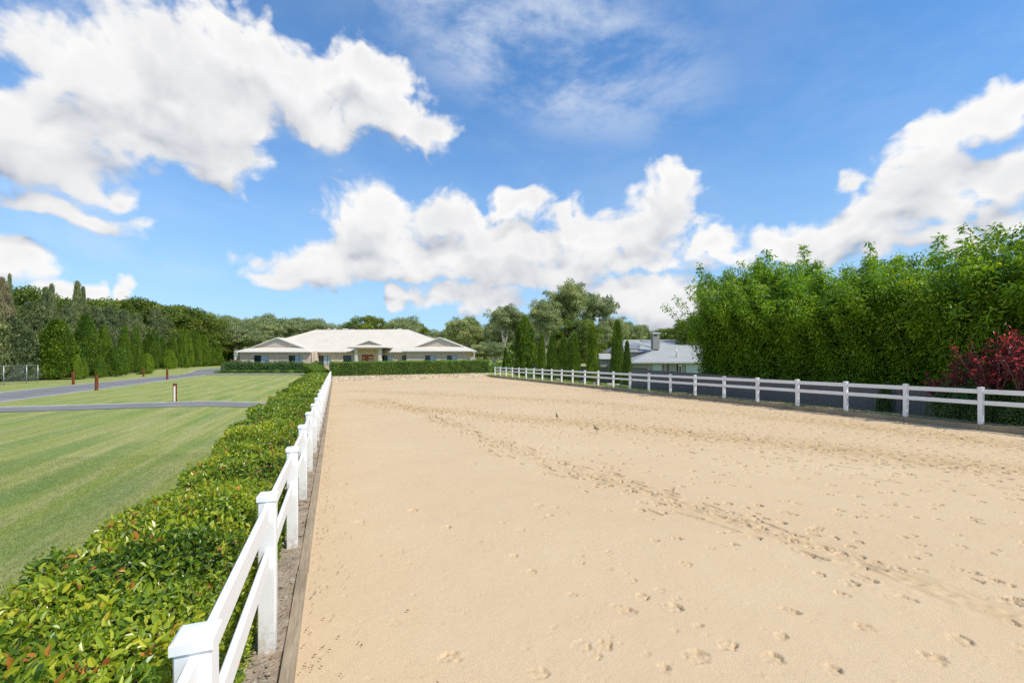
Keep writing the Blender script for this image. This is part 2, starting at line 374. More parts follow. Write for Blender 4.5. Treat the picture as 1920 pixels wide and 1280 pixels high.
M['hedge'] = leaf_mat('hedge_leaf', [(0, (0.0423, 0.0918, 0.013)), (0.28, (0.121, 0.2052, 0.0194)), (0.55, (0.2782, 0.3564, 0.0281)), (0.85, (0.508, 0.4968, 0.0432)), (0.92, (0.5443, 0.2808, 0.0432)), (1, (0.5564, 0.1404, 0.0648))], rough=.30, trans=.30, spec=.45)
M['hedge2'] = leaf_mat('far_hedge_leaf', [(0, (0.0774, 0.1682, 0.0243)), (0.6, (0.1934, 0.3364, 0.0404)), (1, (0.3869, 0.4933, 0.0605))], rough=.45)
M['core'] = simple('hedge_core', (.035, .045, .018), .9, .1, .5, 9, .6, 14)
M['cyp'] = leaf_mat('cypress_leaf', [(0, (0.0498, 0.1074, 0.0145)), (0.6, (0.1245, 0.2059, 0.0203)), (1, (0.2717, 0.3221, 0.0363))], rough=.6, trans=.2, spec=.2, objvar=.2)
M['cypd'] = leaf_mat('old_conifer_leaf', [(0, (0.1012, 0.1354, 0.0566)), (0.6, (0.1913, 0.2291, 0.0974)), (1, (0.3374, 0.3332, 0.1505))], rough=.7, trans=.15, spec=.15, objvar=.12)
M['cypb'] = leaf_mat('browned_conifer_leaf', [(0, (0.1683, 0.1351, 0.0802)), (0.5, (0.2861, 0.2287, 0.1337)), (1, (0.2525, 0.3326, 0.1426))], rough=.7, trans=.1, spec=.1)
M['lime'] = leaf_mat('lime_shrub_leaf', [(0, (0.084, 0.1588, 0.0125)), (0.5, (0.1586, 0.2482, 0.0209)), (1, (0.2518, 0.3376, 0.0314))], rough=.5, objvar=.25)
M['broad'] = leaf_mat('broad_leaf', [(0, (0.0714, 0.1129, 0.0156)), (0.5, (0.153, 0.2096, 0.0287)), (1, (0.2957, 0.3144, 0.0457))], rough=.5, objvar=.2)
M['gum'] = leaf_mat('gum_leaf', [(0, (0.1644, 0.219, 0.0939)), (0.5, (0.3139, 0.3696, 0.1606)), (1, (0.5531, 0.5338, 0.2471))], rough=.55, trans=.22, objvar=.15, tcol=(1.3, 1.35, .9))
M['bam'] = leaf_mat('bamboo_leaf', [(0, (0.0862, 0.1667, 0.011)), (0.5, (0.1724, 0.3015, 0.0183)), (0.85, (0.3258, 0.4603, 0.0274)), (1, (0.5563, 0.6031, 0.0457))], rough=.45, trans=.33, objvar=.12)
M['red'] = leaf_mat('burgundy_leaf', [(0, (0.0715, 0.0182, 0.0208)), (0.5, (0.169, 0.0338, 0.0442)), (0.72, (0.299, 0.052, 0.065)), (0.85, (0.715, 0.0585, 0.0715)), (1, (0.9, 0.104, 0.117))], rough=.28, trans=.25, spec=.5, tcol=(1.5, .7, .6))
M['dshrub'] = leaf_mat('dark_shrub_leaf', [(0, (0.0351, 0.0878, 0.0234)), (0.6, (0.0878, 0.1755, 0.039)), (1, (0.195, 0.2925, 0.0585))], rough=.35, spec=.5)
M['flower'] = simple('white_petal', (.8, .78, .72), .6)
M['bark'] = simple('bark', (.16, .12, .085), .9, .1, .35, 4, .5, 18)
M['gumbark'] = simple('gum_bark', (.46, .42, .36), .8, .15, .3, 2.0, .3, 10)
M['culm'] = simple('bamboo_culm', (.30, .32, .10), .4, .4, .2, 4)
M['vinyl'] = mat_vinyl()
M['fascia'] = simple('grey_fascia', (.33, .31, .28), .5)
M['white'] = simple('white_paint', (.80, .78, .74), .5)
M['cream'] = simple('cream_render', (.66, .58, .46), .75, .2, .06)
M['dark_glass'] = simple('window_glass', (.025, .030, .035), .08, .6, .1)
M['curtain'] = simple('pale_blind', (.45, .52, .56), .35, .5, .06)
M['frame'] = simple('window_frame', (.16, .15, .14), .5)
M['door'] = simple('red_timber', (.33, .075, .032), .45, .4, .25, 6)
M['steel'] = simple('galvanised_steel', (.42, .44, .45), .4, .5, .08, 3, metal=.5)
M['rust'] = simple('rusted_steel', (.20, .062, .025), .85, .15, .45, 5, .2, 40)
M['lens'] = simple('pale_lens', (.80, .74, .60), .3)
M['concrete'] = simple('pale_concrete', (.48, .45, .39), .85, .2, .15, 1.5, .3, 40)
M['darkslot'] = simple('dark_opening', (.02, .02, .02), .8)
M['render_grey'] = simple('grey_render', (.30, .285, .25), .8, .2, .06)
M['aqua'] = simple('pale_aqua_panel', (.42, .50, .49), .6, .3, .05)
M['rock'] = simple('rock', (.33, .28, .21), .9, .15, .4, 7, .6, 30)
M['brown_plume'] = simple('brown_plumage', (.20, .145, .085), .8, .1, .2, 30, obj=True)
M['white_plume'] = simple('white_plumage', (.7, .68, .62), .8)
M['black_plume'] = simple('black_plumage', (.02, .018, .017), .7)
M['yellow'] = simple('yellow_wattle', (.65, .45, .05), .6)
M['redleg'] = simple('reddish_leg', (.28, .10, .07), .7)

def mat_sand():
    m, nt, p, out = new_mat('sand'); g = G(nt); v = g.pos()
    big = g.noise(v, .22, 4, .6); mid = g.noise(v, 1.7, 5, .6); fine = g.noise(v, 110, 3, .75); grit = g.noise(v, 60, 3, .7)
    c = g.ramp(big, [(.3, (.612, .442, .262)), (.7, (.662, .494, .303))])
    c = g.mix(g.mr(mid, .35, .75, 0, .35), c, (.60, .41, .225))
    c = g.mix(g.math('MINIMUM', g.math('MULTIPLY', g.attr('worn_and_shade'), g.mr(g.noise(v, 3.5, 5, .65), .3, .62, .3, 1.0)), 1.0), c, (.50, .335, .160))  # disturbed sand of the bands, plus print shade put into the colour
    c = g.mix(.8, c, g.ramp(fine, [(.28, (.74, .72, .70)), (.5, (1, 1, 1)), (.72, (1.16, 1.16, 1.16))]), 'MULTIPLY')
    c = g.mix(g.mr(g.noise(v, 36, 3, .75), .66, .74, 0, .7), c, (.30, .21, .13))
    nt.links.new(c, p.inputs['Base Color']); p.inputs['Roughness'].default_value = .95; p.inputs['Specular IOR Level'].default_value = .12
    b1 = g.bump(g.noise(v, 5.5, 6, .68), .22, .03)
    pk = g.mr(g.voro(v, 4.2), 0, .16, 0, 1)
    b2 = g.bump(grit, .35, .010, b1)
    b3 = g.bump(fine, .30, .004, b2)
    nt.links.new(b3, p.inputs['Normal']); return m
M['sand'] = mat_sand()
def mat_lawn():
    m, nt, p, out = new_mat('lawn'); g = G(nt); v = g.pos()
    a = math.radians(12.6)
    st = g.pos((1.0, .035, 1), (0, 0, a))         # stretched along the mowing direction
    s1 = g.noise(st, 1.5, 5, .62, .3); s2 = g.noise(st, 5.0, 4, .6, .2)
    w = nt.nodes.new('ShaderNodeTexWave'); w.wave_type = 'BANDS'; w.bands_direction = 'X'; w.inputs['Scale'].default_value = .21; w.inputs['Distortion'].default_value = 2.6; w.inputs['Detail'].default_value = 3; w.inputs['Detail Scale'].default_value = 1.2
    nt.links.new(g.pos((1, .12, 1), (0, 0, a)), w.inputs['Vector'])
    fine = g.noise(v, 55, 4, .7); big = g.noise(v, .12, 3)
    c = g.ramp(big, [(.3, (.275, .315, .068)), (.7, (.235, .298, .056))])
    c = g.mix(g.mr(s1, .36, .66, 0, .85), c, (.345, .345, .105))
    c = g.mix(g.mr(s2, .44, .64, 0, .8), c, (.42, .385, .165))
    c = g.mix(g.math('MULTIPLY', g.mr(w.outputs['Fac'], .3, .8, 0, .5), g.mr(g.noise(v, .25, 3), .4, .6, .1, 1.0)), c, (.135, .235, .068))
    c = g.mix(1.0, c, g.ramp(fine, [(.25, (.62, .66, .60)), (.5, (1, 1, 1)), (.75, (1.35, 1.3, 1.3))]), 'MULTIPLY')
    c = g.mix(.9, c, g.ramp(g.noise(g.pos((1, .5, 1), (0, 0, a)), 11, 7, .78), [(.30, (.60, .70, .58)), (.5, (1, 1, 1)), (.70, (1.38, 1.28, 1.25))]), 'MULTIPLY')
    nt.links.new(c, p.inputs['Base Color']); p.inputs['Roughness'].default_value = .9; p.inputs['Specular IOR Level'].default_value = .15
    nt.links.new(g.bump(fine, .9, .03, g.bump(g.noise(v, 9, 4), .4, .03)), p.inputs['Normal']); return m
M['lawn'] = mat_lawn()
def mat_asphalt():
    m, nt, p, out = new_mat('asphalt'); g = G(nt); v = g.pos()
    c = g.ramp(g.noise(v, .5, 5, .6), [(.3, (.155, .148, .142)), (.7, (.235, .225, .212))])
    c = g.mix(.7, c, g.ramp(g.noise(v, 70, 2), [(.3, (.7, .7, .7)), (.7, (1.35, 1.35, 1.3))]), 'MULTIPLY')
    nt.links.new(c, p.inputs['Base Color']); p.inputs['Roughness'].default_value = .85
    nt.links.new(g.bump(g.noise(v, 90, 3), .4, .01), p.inputs['Normal']); return m
M['asphalt'] = mat_asphalt()
def mat_soil():
    m, nt, p, out = new_mat('soil'); g = G(nt); v = g.pos()
    n = g.noise(v, 7, 7, .68); peb = g.voro(v, 26, 'Distance'); pc = g.voro(v, 26, 'Color')
    c = g.ramp(n, [(.28, (.16, .10, .065)), (.5, (.35, .26, .175)), (.72, (.55, .44, .31))])
    c = g.mix(g.mr(g.noise(v, 2.5, 3), .4, .6, 0, .6), c, g.mix(.25, (.42, .33, .23), g.ramp(pc, [(.2, (.2, .15, .1)), (.8, (.55, .47, .36))])))
    nt.links.new(c, p.inputs['Base Color']); p.inputs['Roughness'].default_value = .95
    b = g.bump(g.noise(v, 18, 6, .7), .9, .03); nt.links.new(g.bump(g.mr(peb, 0, .5, 1, 0), .7, .018, b), p.inputs['Normal']); return m
M['soil'] = mat_soil()
def mat_timber(name, c1, c2):
    m, nt, p, out = new_mat(name); g = G(nt)
    n = g.noise(g.pos((14, 1.0, 14)), 4, 6, .65, .4); c = g.ramp(n, [(.3, c1), (.7, c2)])
    c = g.mix(g.mr(g.noise(g.pos(), 1.3, 3), .45, .7, 0, .4), c, tuple(x*.6 for x in c1))
    nt.links.new(c, p.inputs['Base Color']); p.inputs['Roughness'].default_value = .85; nt.links.new(g.bump(n, .5, .006), p.inputs['Normal']); return m
M['timber'] = mat_timber('weathered_timber', (.26, .19, .115), (.46, .36, .24))
M['redtimber'] = mat_timber('red_brown_timber', (.20, .075, .04), (.33, .13, .075))
def mat_brick():
    m, nt, p, out = new_mat('brick'); g = G(nt)
    tc = nt.nodes.new('ShaderNodeTexCoord').outputs['Object']
    sx = nt.nodes.new('ShaderNodeSeparateXYZ'); nt.links.new(tc, sx.inputs[0]); cb = nt.nodes.new('ShaderNodeCombineXYZ')
    nt.links.new(g.math('ADD', sx.outputs['X'], sx.outputs['Y']), cb.inputs['X']); nt.links.new(sx.outputs['Z'], cb.inputs['Y'])
    b = nt.nodes.new('ShaderNodeTexBrick'); nt.links.new(cb.outputs[0], b.inputs['Vector']); b.inputs['Scale'].default_value = 1
    b.inputs['Brick Width'].default_value = .30; b.inputs['Row Height'].default_value = .10; b.inputs['Mortar Size'].default_value = .010
    b.inputs['Color1'].default_value = (.60, .43, .29, 1); b.inputs['Color2'].default_value = (.80, .65, .47, 1); b.inputs['Mortar'].default_value = (.66, .56, .43, 1)
    c = g.mix(.6, b.outputs['Color'], g.ramp(g.noise(g.pos((1, 1, 3)), 2.5, 4, .7), [(.3, (.75, .68, .62)), (.7, (1.15, 1.12, 1.1))]), 'MULTIPLY')
    nt.links.new(c, p.inputs['Base Color']); p.inputs['Roughness'].default_value = .9; return m
M['brick'] = mat_brick()
def mat_stone():
    m, nt, p, out = new_mat('sandstone_blocks'); g = G(nt)
    b = nt.nodes.new('ShaderNodeTexBrick'); v = g.pos(); sx = nt.nodes.new('ShaderNodeSeparateXYZ'); nt.links.new(v, sx.inputs[0]); cb = nt.nodes.new('ShaderNodeCombineXYZ')
    nt.links.new(sx.outputs['X'], cb.inputs['X']); nt.links.new(g.math('ADD', sx.outputs['Z'], sx.outputs['Y']), cb.inputs['Y']); nt.links.new(cb.outputs[0], b.inputs['Vector'])
    b.inputs['Scale'].default_value = 1; b.inputs['Brick Width'].default_value = .62; b.inputs['Row Height'].default_value = .23; b.inputs['Mortar Size'].default_value = .018; b.offset = .37; b.squash = 1.4; b.squash_frequency = 3
    b.inputs['Color1'].default_value = (.66, .56, .42, 1); b.inputs['Color2'].default_value = (.82, .74, .58, 1); b.inputs['Mortar'].default_value = (.30, .22, .14, 1)
    c = g.mix(.9, b.outputs['Color'], g.ramp(g.noise(v, 3.2, 6, .7), [(.3, (.62, .58, .5)), (.7, (1.2, 1.18, 1.12))]), 'MULTIPLY')
    nt.links.new(c, p.inputs['Base Color']); p.inputs['Roughness'].default_value = .95; nt.links.new(g.bump(g.noise(v, 9, 6, .7), .8, .05), p.inputs['Normal']); return m
M['stone'] = mat_stone()
def mat_corr(name, c, per, rough=.4, depth=.03, axis=0, obj=True):
    m, nt, p, out = new_mat(name); g = G(nt)
    tc = nt.nodes.new('ShaderNodeTexCoord').outputs['Object'] if obj else g.pos(); sx = nt.nodes.new('ShaderNodeSeparateXYZ'); nt.links.new(tc, sx.inputs[0])
    w = g.math('SINE', g.math('MULTIPLY', sx.outputs[axis], 2*math.pi/per))
    n = g.noise(g.pos(), .6, 5, .6)
    nt.links.new(g.ramp(n, [(.3, tuple(x*.93 for x in c)), (.7, tuple(min(1, x*1.05) for x in c))]), p.inputs['Base Color'])
    p.inputs['Roughness'].default_value = rough; nt.links.new(g.bump(w, .5, depth), p.inputs['Normal']); return m
M['roof'] = mat_corr('cream_roof', (.68, .59, .465), .30, .6, .004)
M['gable'] = mat_corr('grey_weatherboard', (.54, .47, .385), .25, .6, .02, 2)
M['roofg'] = mat_corr('grey_roof', (.37, .365, .33), .6, .7, .012)
M['solar'] = simple('solar_glass', (.25, .24, .23), .25, .5, .15, 2, obj=True)
M['cbond'] = simple('dark_steel_sheet', (.150, .142, .130), .5, .4, .12, .8)
M['grassblade'] = leaf_mat('grass_blade', [(0, (0.105, 0.1785, 0.0338)), (0.5, (0.189, 0.2625, 0.06)), (1, (0.378, 0.357, 0.135))], rough=.6, trans=.3)
M['litter'] = leaf_mat('dry_leaf', [(0, (.07, .03, .02)), (.5, (.22, .08, .045)), (1, (.36, .20, .10))], rough=.8, trans=.1, spec=.1, tcol=(1, 1, 1))

# ------------------------------------------------------------------ terrain
def arena_z(x, y):
    x = np.asarray(x, dtype=float); y = np.asarray(y, dtype=float); f = np.clip(x/20, 0, 1)
    return -(.46*(1-f)+.11*f)*np.clip(y, 0, 60)/60
def gz(x, y):
    x = np.asarray(x, dtype=float); y = np.asarray(y, dtype=float)
    d = x*ST+y*CT
    rise = .5*ss(69, 77, d)
    L = arena_z(0, y)*ss(-7, -2.2, x)*(1-ss(60.4, 62, y))
    left = L+rise
    terr = np.maximum(.20+.2*np.clip(x/20, 0, 1), rise)
    t = ss(-3.0, -.6, x)*(1-ss(24, 28, x))*ss(60.35, 60.6, y)
    right = (.15*(1-ss(20.2, 21.5, x))+.02)*(1-ss(60, 61, y))*ss(19.0, 19.5, x)-.9*ss(23, 31, x)*(1-ss(75, 95, y))+rise*ss(60, 70, y)
    z = np.where(x < 10, left, right)
    z = z*(1-t)+terr*t
    ins = (x > -.34) & (x < 19.65) & (y > -9) & (y < 60.33)
    z = z-.10*((x > -1.12) & (x <= -.34) & (y > -9) & (y < 60.33))
    return np.where(ins, arena_z(x, y)-.22, z)
def zg(x, y): return float(gz(x, y))
def ground():
    def axis(*seg):
        a = []
        for s, e, n in seg: a += list(np.linspace(s, e, n, endpoint=False))
        a.append(seg[-1][1]); return np.array(a)
    xs = axis((-3000, -400, 8), (-400, -80, 16), (-80, -10, 50), (-10, -2.6, 24), (-2.6, -1.16, 9), (-1.16, -1.10, 1), (-1.10, -.36, 6), (-.36, -.32, 1), (-.32, 19.62, 14), (19.62, 19.68, 1), (19.68, 24, 24), (24, 60, 40), (60, 400, 18), (400, 3000, 8))
    ys = axis((-2000, -60, 8), (-60, -9.02, 12), (-9.02, -8.98, 1), (-8.98, 58, 90), (58, 60.32, 6), (60.32, 60.37, 1), (60.37, 62.5, 12), (62.5, 100, 60), (100, 400, 20), (400, 4000, 10))
    X, Y = np.meshgrid(xs, ys); Z = gz(X, Y)
    V = np.stack([X, Y, Z], -1).reshape(-1, 3); nx = len(xs); i = np.arange(len(ys)-1)[:, None]*nx+np.arange(nx-1)[None]; i = i.ravel()
    o = npmesh('ground', V, [np.stack([i, i+1, i+nx+1, i+nx], 1)], M['lawn'], smooth=True); tag(o, kind='structure')
ground()
def strip(name, pts, mat, dz=.012, nsub=1):
    """sheet laid over the ground between two edges: pts = list of ((x,y),(x,y))"""
    V = []; 
    for a, b in pts:
        for k in range(nsub+1):
            t = k/nsub; x = a[0]*(1-t)+b[0]*t; y = a[1]*(1-t)+b[1]*t; V.append((x, y, zg(x, y)+dz))
    F_ = []; w = nsub+1
    for i in range(len(pts)-1):
        for k in range(nsub): F_.append((i*w+k, i*w+k+1, (i+1)*w+k+1, (i+1)*w+k))
    V = np.array(V, dtype=float); F_ = np.array(F_)
    n = np.cross(V[F_[0][1]]-V[F_[0][0]], V[F_[0][2]]-V[F_[0][0]])
    if n[2] < 0: F_ = F_[:, ::-1]
    o = npmesh(name, V, [F_], mat, smooth=True); tag(o, kind='structure'); return o
# the driveway along the conifers, its arm before the house, and the narrow crossing path
drive_pts = [((-21.2, y), (-17.1+.5*math.sin(y*.05), y)) for y in np.arange(-20, 80, 1.0)]
strip('driveway', drive_pts, M['asphalt'], .014, 4)
fr = []
for px in range(372, 601, 6):
    a = W(px, 66.4); b = W(px, 70.3); fr.append((a[:2], b[:2]))
strip('driveway', fr, M['asphalt'], .020, 4)
strip('driveway', [((-21.2, y), (-17, y)) for y in np.arange(80, 112, 1.0)], M['asphalt'], .020, 5)
strip('path', [((x, 26.35), (x, 28.85)) for x in np.arange(-17.0, -2.2, .6)], M['asphalt'], .018, 3)
strip('soil_strip', [((19.78, y), (22.1, y)) for y in np.arange(-8, 25.5, .5)], M['soil'], .02, 4)
def kerb(name, pts, w=.14, h=.05):
    mb = MB(); vs = []
    for i, (x, y) in enumerate(pts):
        a = Vector(pts[max(i-1, 0)]); b = Vector(pts[min(i+1, len(pts)-1)]); d = (b-a).normalized(); n = Vector((-d.y, d.x))
        z = zg(x, y); p = Vector((x, y)); q0 = p-n*w/2; q1 = p+n*w/2
        vs += [(q0.x, q0.y, z-.1), (q0.x, q0.y, z+h), (q1.x, q1.y, z+h), (q1.x, q1.y, z-.1)]
    fs = [(i*4+k, i*4+(k+1), (i+1)*4+k+1, (i+1)*4+k) for i in range(len(pts)-1) for k in range(3)]+[(0, 3, 2, 1), (len(vs)-4, len(vs)-3, len(vs)-2, len(vs)-1)]
    mb.add(vs, fs); o = mb.build(name, M['concrete']); tag(o, kind='structure')
kerb('kerb', [(x, 28.93) for x in np.arange(-17.0, -2.2, .6)])
kerb('kerb', [(-21.27, y) for y in np.arange(-20, 110, 2.0)])
kerb('kerb', [(-17.03+.5*math.sin(y*.05), y) for y in np.arange(29.1, 78, 1.0)])

# sand of the arena: real hoof prints and tyre-like tracks in the surface
def sand():
    xs = np.concatenate([np.arange(-.30, 6.5, .0145), np.arange(6.5, 14, .021), np.arange(14, 19.64, .036)])
    ys = [-8.9, -7, -5, -3.5, -2.5, -1.5, -.5]; y = 0.0
    while y < 60.34: ys.append(y); y += .0145 if y < 4.5 else .0145+(y-4.5)*.0028
    ys.append(60.36); ys = np.array(ys)
    X, Y = np.meshgrid(xs, ys); Z = np.zeros_like(X); Wn = np.zeros_like(X)
    Z += (vnoise(X, Y, .9, 1)-.5)*.010+(vnoise(X, Y, .28, 2)-.5)*.003+(vnoise(X, Y, .09, 3)-.5)*.0016
    # raked-out worn bands where horses were ridden
    def band(pts, w, amp):
        pts = np.array(pts, dtype=float); best = np.full_like(X, 1e9)
        for a, b in zip(pts[:-1], pts[1:]):
            d = b-a; t = np.clip(((X-a[0])*d[0]+(Y-a[1])*d[1])/(d@d), 0, 1)
            best = np.minimum(best, np.hypot(X-a[0]-t*d[0], Y-a[1]-t*d[1]))
        return amp*np.exp(-(best/w)**2)
    t1 = [(2.9, 30), (3.8, 20.4), (4.5, 10.2), (5.07, 6.8), (5.55, 4.15), (5.7, 2.1), (5.8, -2)]
    t2 = [(1.5, 30), (2.5, 25.8), (6, 19), (10.1, 12.2), (13.4, 5.1), (14, 1)]
    t3 = [(1.2, 40), (6, 33), (12, 24), (16.2, 14), (17.2, 6), (17.2, 0)]
    t4 = [(3, 52), (9, 50.5), (15, 47), (17.5, 38), (17.8, 24), (17.5, 8)]
    b1 = band(t1, .24, 1); b2 = band(t2, .9, .9); b3 = band(t3, .9, .8); b4 = band(t4, 1.0, .5)
    Wn = np.clip(b1*.35+b2*.7+b3*.6+b4*.5+.15*vnoise(X, Y, 2.5, 9), 0, 1)
    rough = b1*1.0+b2+b3+b4
    Z += rough*((vnoise(X, Y, .20, 4)-.5)*.030+(vnoise(X, Y, .08, 5)-.5)*.022)
    # prints: (x, y, heading, radius, depth)
    r = np.random.default_rng(21); pr = []
    for bb, tt, sc_ in ((b1, t1, 1.0), (b2, t2, 1.2), (b3, t3, 1.2), (b4, t4, .8)):
        dx, dy = tt[-2][0]-tt[1][0], tt[-2][1]-tt[1][1]; q_ = math.hypot(dx, dy); dx /= q_; dy /= q_
        al = X*dx+Y*dy; ac = -X*dy+Y*dx
        Z += bb*sc_*.75*((vnoise(ac, al*.16, .055, 71)-.5)*.030+(vnoise(ac, al*.22, .14, 72)-.5)*.034)
    def along(pts, n, w):
        pts = np.array(pts, dtype=float); L = np.hypot(*(pts[1:]-pts[:-1]).T); cs = np.concatenate([[0], np.cumsum(L)])
        for s in r.uniform(0, cs[-1], n):
            i = min(np.searchsorted(cs, s, side='right')-1, len(L)-1); t = (s-cs[i])/L[i]; d = pts[i+1]-pts[i]; p = pts[i]+d*t
            q = p+np.array([-d[1], d[0]])/L[i]*r.normal(0, w); pr.append((q[0], q[1], math.atan2(d[1], d[0])+r.normal(0, .4), r.uniform(.045, .08)*(1+.02*q[1]), r.uniform(.028, .06)*(1+.03*q[1])))
    along(t1, 420, .42); along(t2, 1300, 1.0); along(t3, 1500, 1.2); along(t4, 800, 1.2)
    for _ in range(9000):
        x = r.uniform(0, 19.3); y = r.uniform(.5, 58)
        dens = .05+.95*ss(3.2, 11, x+y*.10)
        if y < 9 and x < 3: dens = .05
        if y > 32: dens *= .5
        if r.random() < dens: pr.append((x, y, r.uniform(0, 6.28), r.uniform(.04, .078)*(1+.015*y), r.uniform(.022, .055)*(1+.03*y)))
    def at(px, py): d = CH*F/(py-HZ); p = W(px, d); return p[0], p[1]
    for (px, py, rad, dep) in [(845,1225,.075,.034),(1010,1255,.07,.022),(740,1160,.05,.010),(748,1027,.05,.010),(860,1003,.05,.010),(895,1008,.05,.014),(975,988,.06,.014),(995,1066,.055,.024),(1085,1048,.055,.026),(1090,1037,.03,.02),
                               (1140,1030,.06,.020),(1140,1062,.05,.014),(1183,1082,.055,.020),(1074,1110,.05,.018),(1153,1130,.045,.014),(1177,1142,.075,.024),(1205,1113,.06,.034),(1236,1102,.06,.016),(1262,1134,.08,.034),(1268,1117,.04,.024),
                               (1285,1052,.07,.022),(1332,1022,.05,.022),(1352,1018,.05,.014),(1310,1168,.04,.034),(1265,1177,.03,.022),(1365,1203,.07,.034),(1305,1225,.09,.030),(1212,1221,.035,.012),(1115,1223,.05,.020),(1245,1248,.05,.026),
                               (1005,945,.05,.014),(1017,965,.05,.018),(1060,955,.05,.014),(1140,952,.06,.016),(972,903,.03,.018),(915,902,.035,.012),(965,887,.03,.012),(1000,924,.03,.015),(880,915,.05,.010),(1520,990,.07,.03),(1640,1050,.07,.03),
                               (1700,1120,.08,.026),(1800,1195,.08,.03),(1620,1170,.07,.03),(1480,1140,.07,.026),(1580,1110,.06,.03),(1750,1230,.08,.03),(1880,1090,.08,.024),(1450,1230,.07,.024),(1560,1250,.06,.03)]:
        x, y = at(px, py); pr.append((x, y, r.uniform(0, 6.28), rad*1.08, dep*1.25))
    for _ in range(8000):        # small clods and pocks
        x = r.uniform(-.2, 19); y = .4+r.random()**1.4*21; pr.append((x, y, 0, r.uniform(.012, .024), r.uniform(.006, .015)*(1 if r.random() < .75 else -.7)))
    for (x, y, h, rad, dep) in pr:
        R = rad*1.6; i0, i1 = np.searchsorted(xs, [x-R, x+R]); j0, j1 = np.searchsorted(ys, [y-R, y+R])
        if i1-i0 < 2 or j1-j0 < 2: continue
        r_a = (x*7.3+y*3.1) % .9-.3; lx = X[j0:j1, i0:i1]-x; ly = Y[j0:j1, i0:i1]-y; c, s_ = math.cos(h), math.sin(h)
        p = (lx*c+ly*s_)/rad; q = (-lx*s_+ly*c)/rad*1.12; rr = np.hypot(p, q); nz = vnoise(X[j0:j1, i0:i1], Y[j0:j1, i0:i1], .034, 15); rr = rr+(nz-.5)*.55+(vnoise(X[j0:j1, i0:i1], Y[j0:j1, i0:i1], .014, 16)-.5)*.3
        ang = np.arctan2(q, p); open_ = ss(2.0, 2.9, np.abs(ang))
        side = .05+.95*ss(-.5, .7, np.cos(ang+h-r_a))
        groove = np.exp(-((rr-.86)/.15)**2)*side*(1-open_); dish = .20*(1-ss(.84, 1.0, rr))+.95*groove+.45*(vnoise(X[j0:j1, i0:i1], Y[j0:j1, i0:i1], .03, 14)-.5)*(1-ss(.9, 1.3, rr))
        rim = np.exp(-((rr-1.16)/.12)**2)*.10
        Z[j0:j1, i0:i1] += dep*(-dish+rim*.55)
        if rad > .03: Wn[j0:j1, i0:i1] = np.maximum(Wn[j0:j1, i0:i1], (.25+.6*groove)*(1-ss(.8, 1.15, rr)))  # disturbed sand in each print, with the groove's shade painted into its colour
    # dragged scuffs: long narrow grooves along the ridden lines
    for (tt, n_, w_) in ((t1, 190, .30), (t2, 260, 1.0), (t3, 260, 1.1)):
        tt = np.array(tt, dtype=float); LL = np.hypot(*(tt[1:]-tt[:-1]).T); cs = np.concatenate([[0], np.cumsum(LL)])
        for s in r.uniform(0, cs[-1], n_):
            i = min(np.searchsorted(cs, s, side='right')-1, len(LL)-1); d = (tt[i+1]-tt[i])/LL[i]; p = tt[i]+d*(s-cs[i])+np.array([-d[1], d[0]])*r.normal(0, w_)
            an = math.atan2(d[1], d[0])+r.normal(0, .13); ln = r.uniform(.12, .55); e = p+ln*np.array([math.cos(an), math.sin(an)]); wd = r.uniform(.018, .034)*(1+.03*p[1]); dp = r.uniform(.012, .032)*(1+.03*p[1])
            x0, x1 = sorted((p[0], e[0])); y0, y1 = sorted((p[1], e[1])); i0, i1 = np.searchsorted(xs, [x0-.1, x1+.1]); j0, j1 = np.searchsorted(ys, [y0-.1, y1+.1])
            if i1-i0 < 2 or j1-j0 < 2: continue
            gx = X[j0:j1, i0:i1]; gy = Y[j0:j1, i0:i1]; q = e-p; t = np.clip(((gx-p[0])*q[0]+(gy-p[1])*q[1])/(q@q), 0, 1)
            dd = np.hypot(gx-p[0]-t*q[0], gy-p[1]-t*q[1])+(vnoise(gx, gy, .05, 19)-.5)*.03
            Z[j0:j1, i0:i1] += dp*(-np.exp(-(dd/wd)**2)*(.35+.65*t)+.35*np.exp(-((dd-wd*1.8)/(wd*.7))**2)); Wn[j0:j1, i0:i1] = np.maximum(Wn[j0:j1, i0:i1], .6*np.exp(-(dd/(wd*2))**2))
    Z += arena_z(X, Y)
    V = np.stack([X, Y, Z], -1).reshape(-1, 3); nx = len(xs); i = (np.arange(len(ys)-1)[:, None]*nx+np.arange(nx-1)[None]).ravel()
    o = npmesh('sand_surface', V, [np.stack([i, i+1, i+nx+1, i+nx], 1)], M['sand'], smooth=True, attrs={'worn_and_shade': ('POINT', Wn.ravel())}); tag(o, kind='structure')
sand()
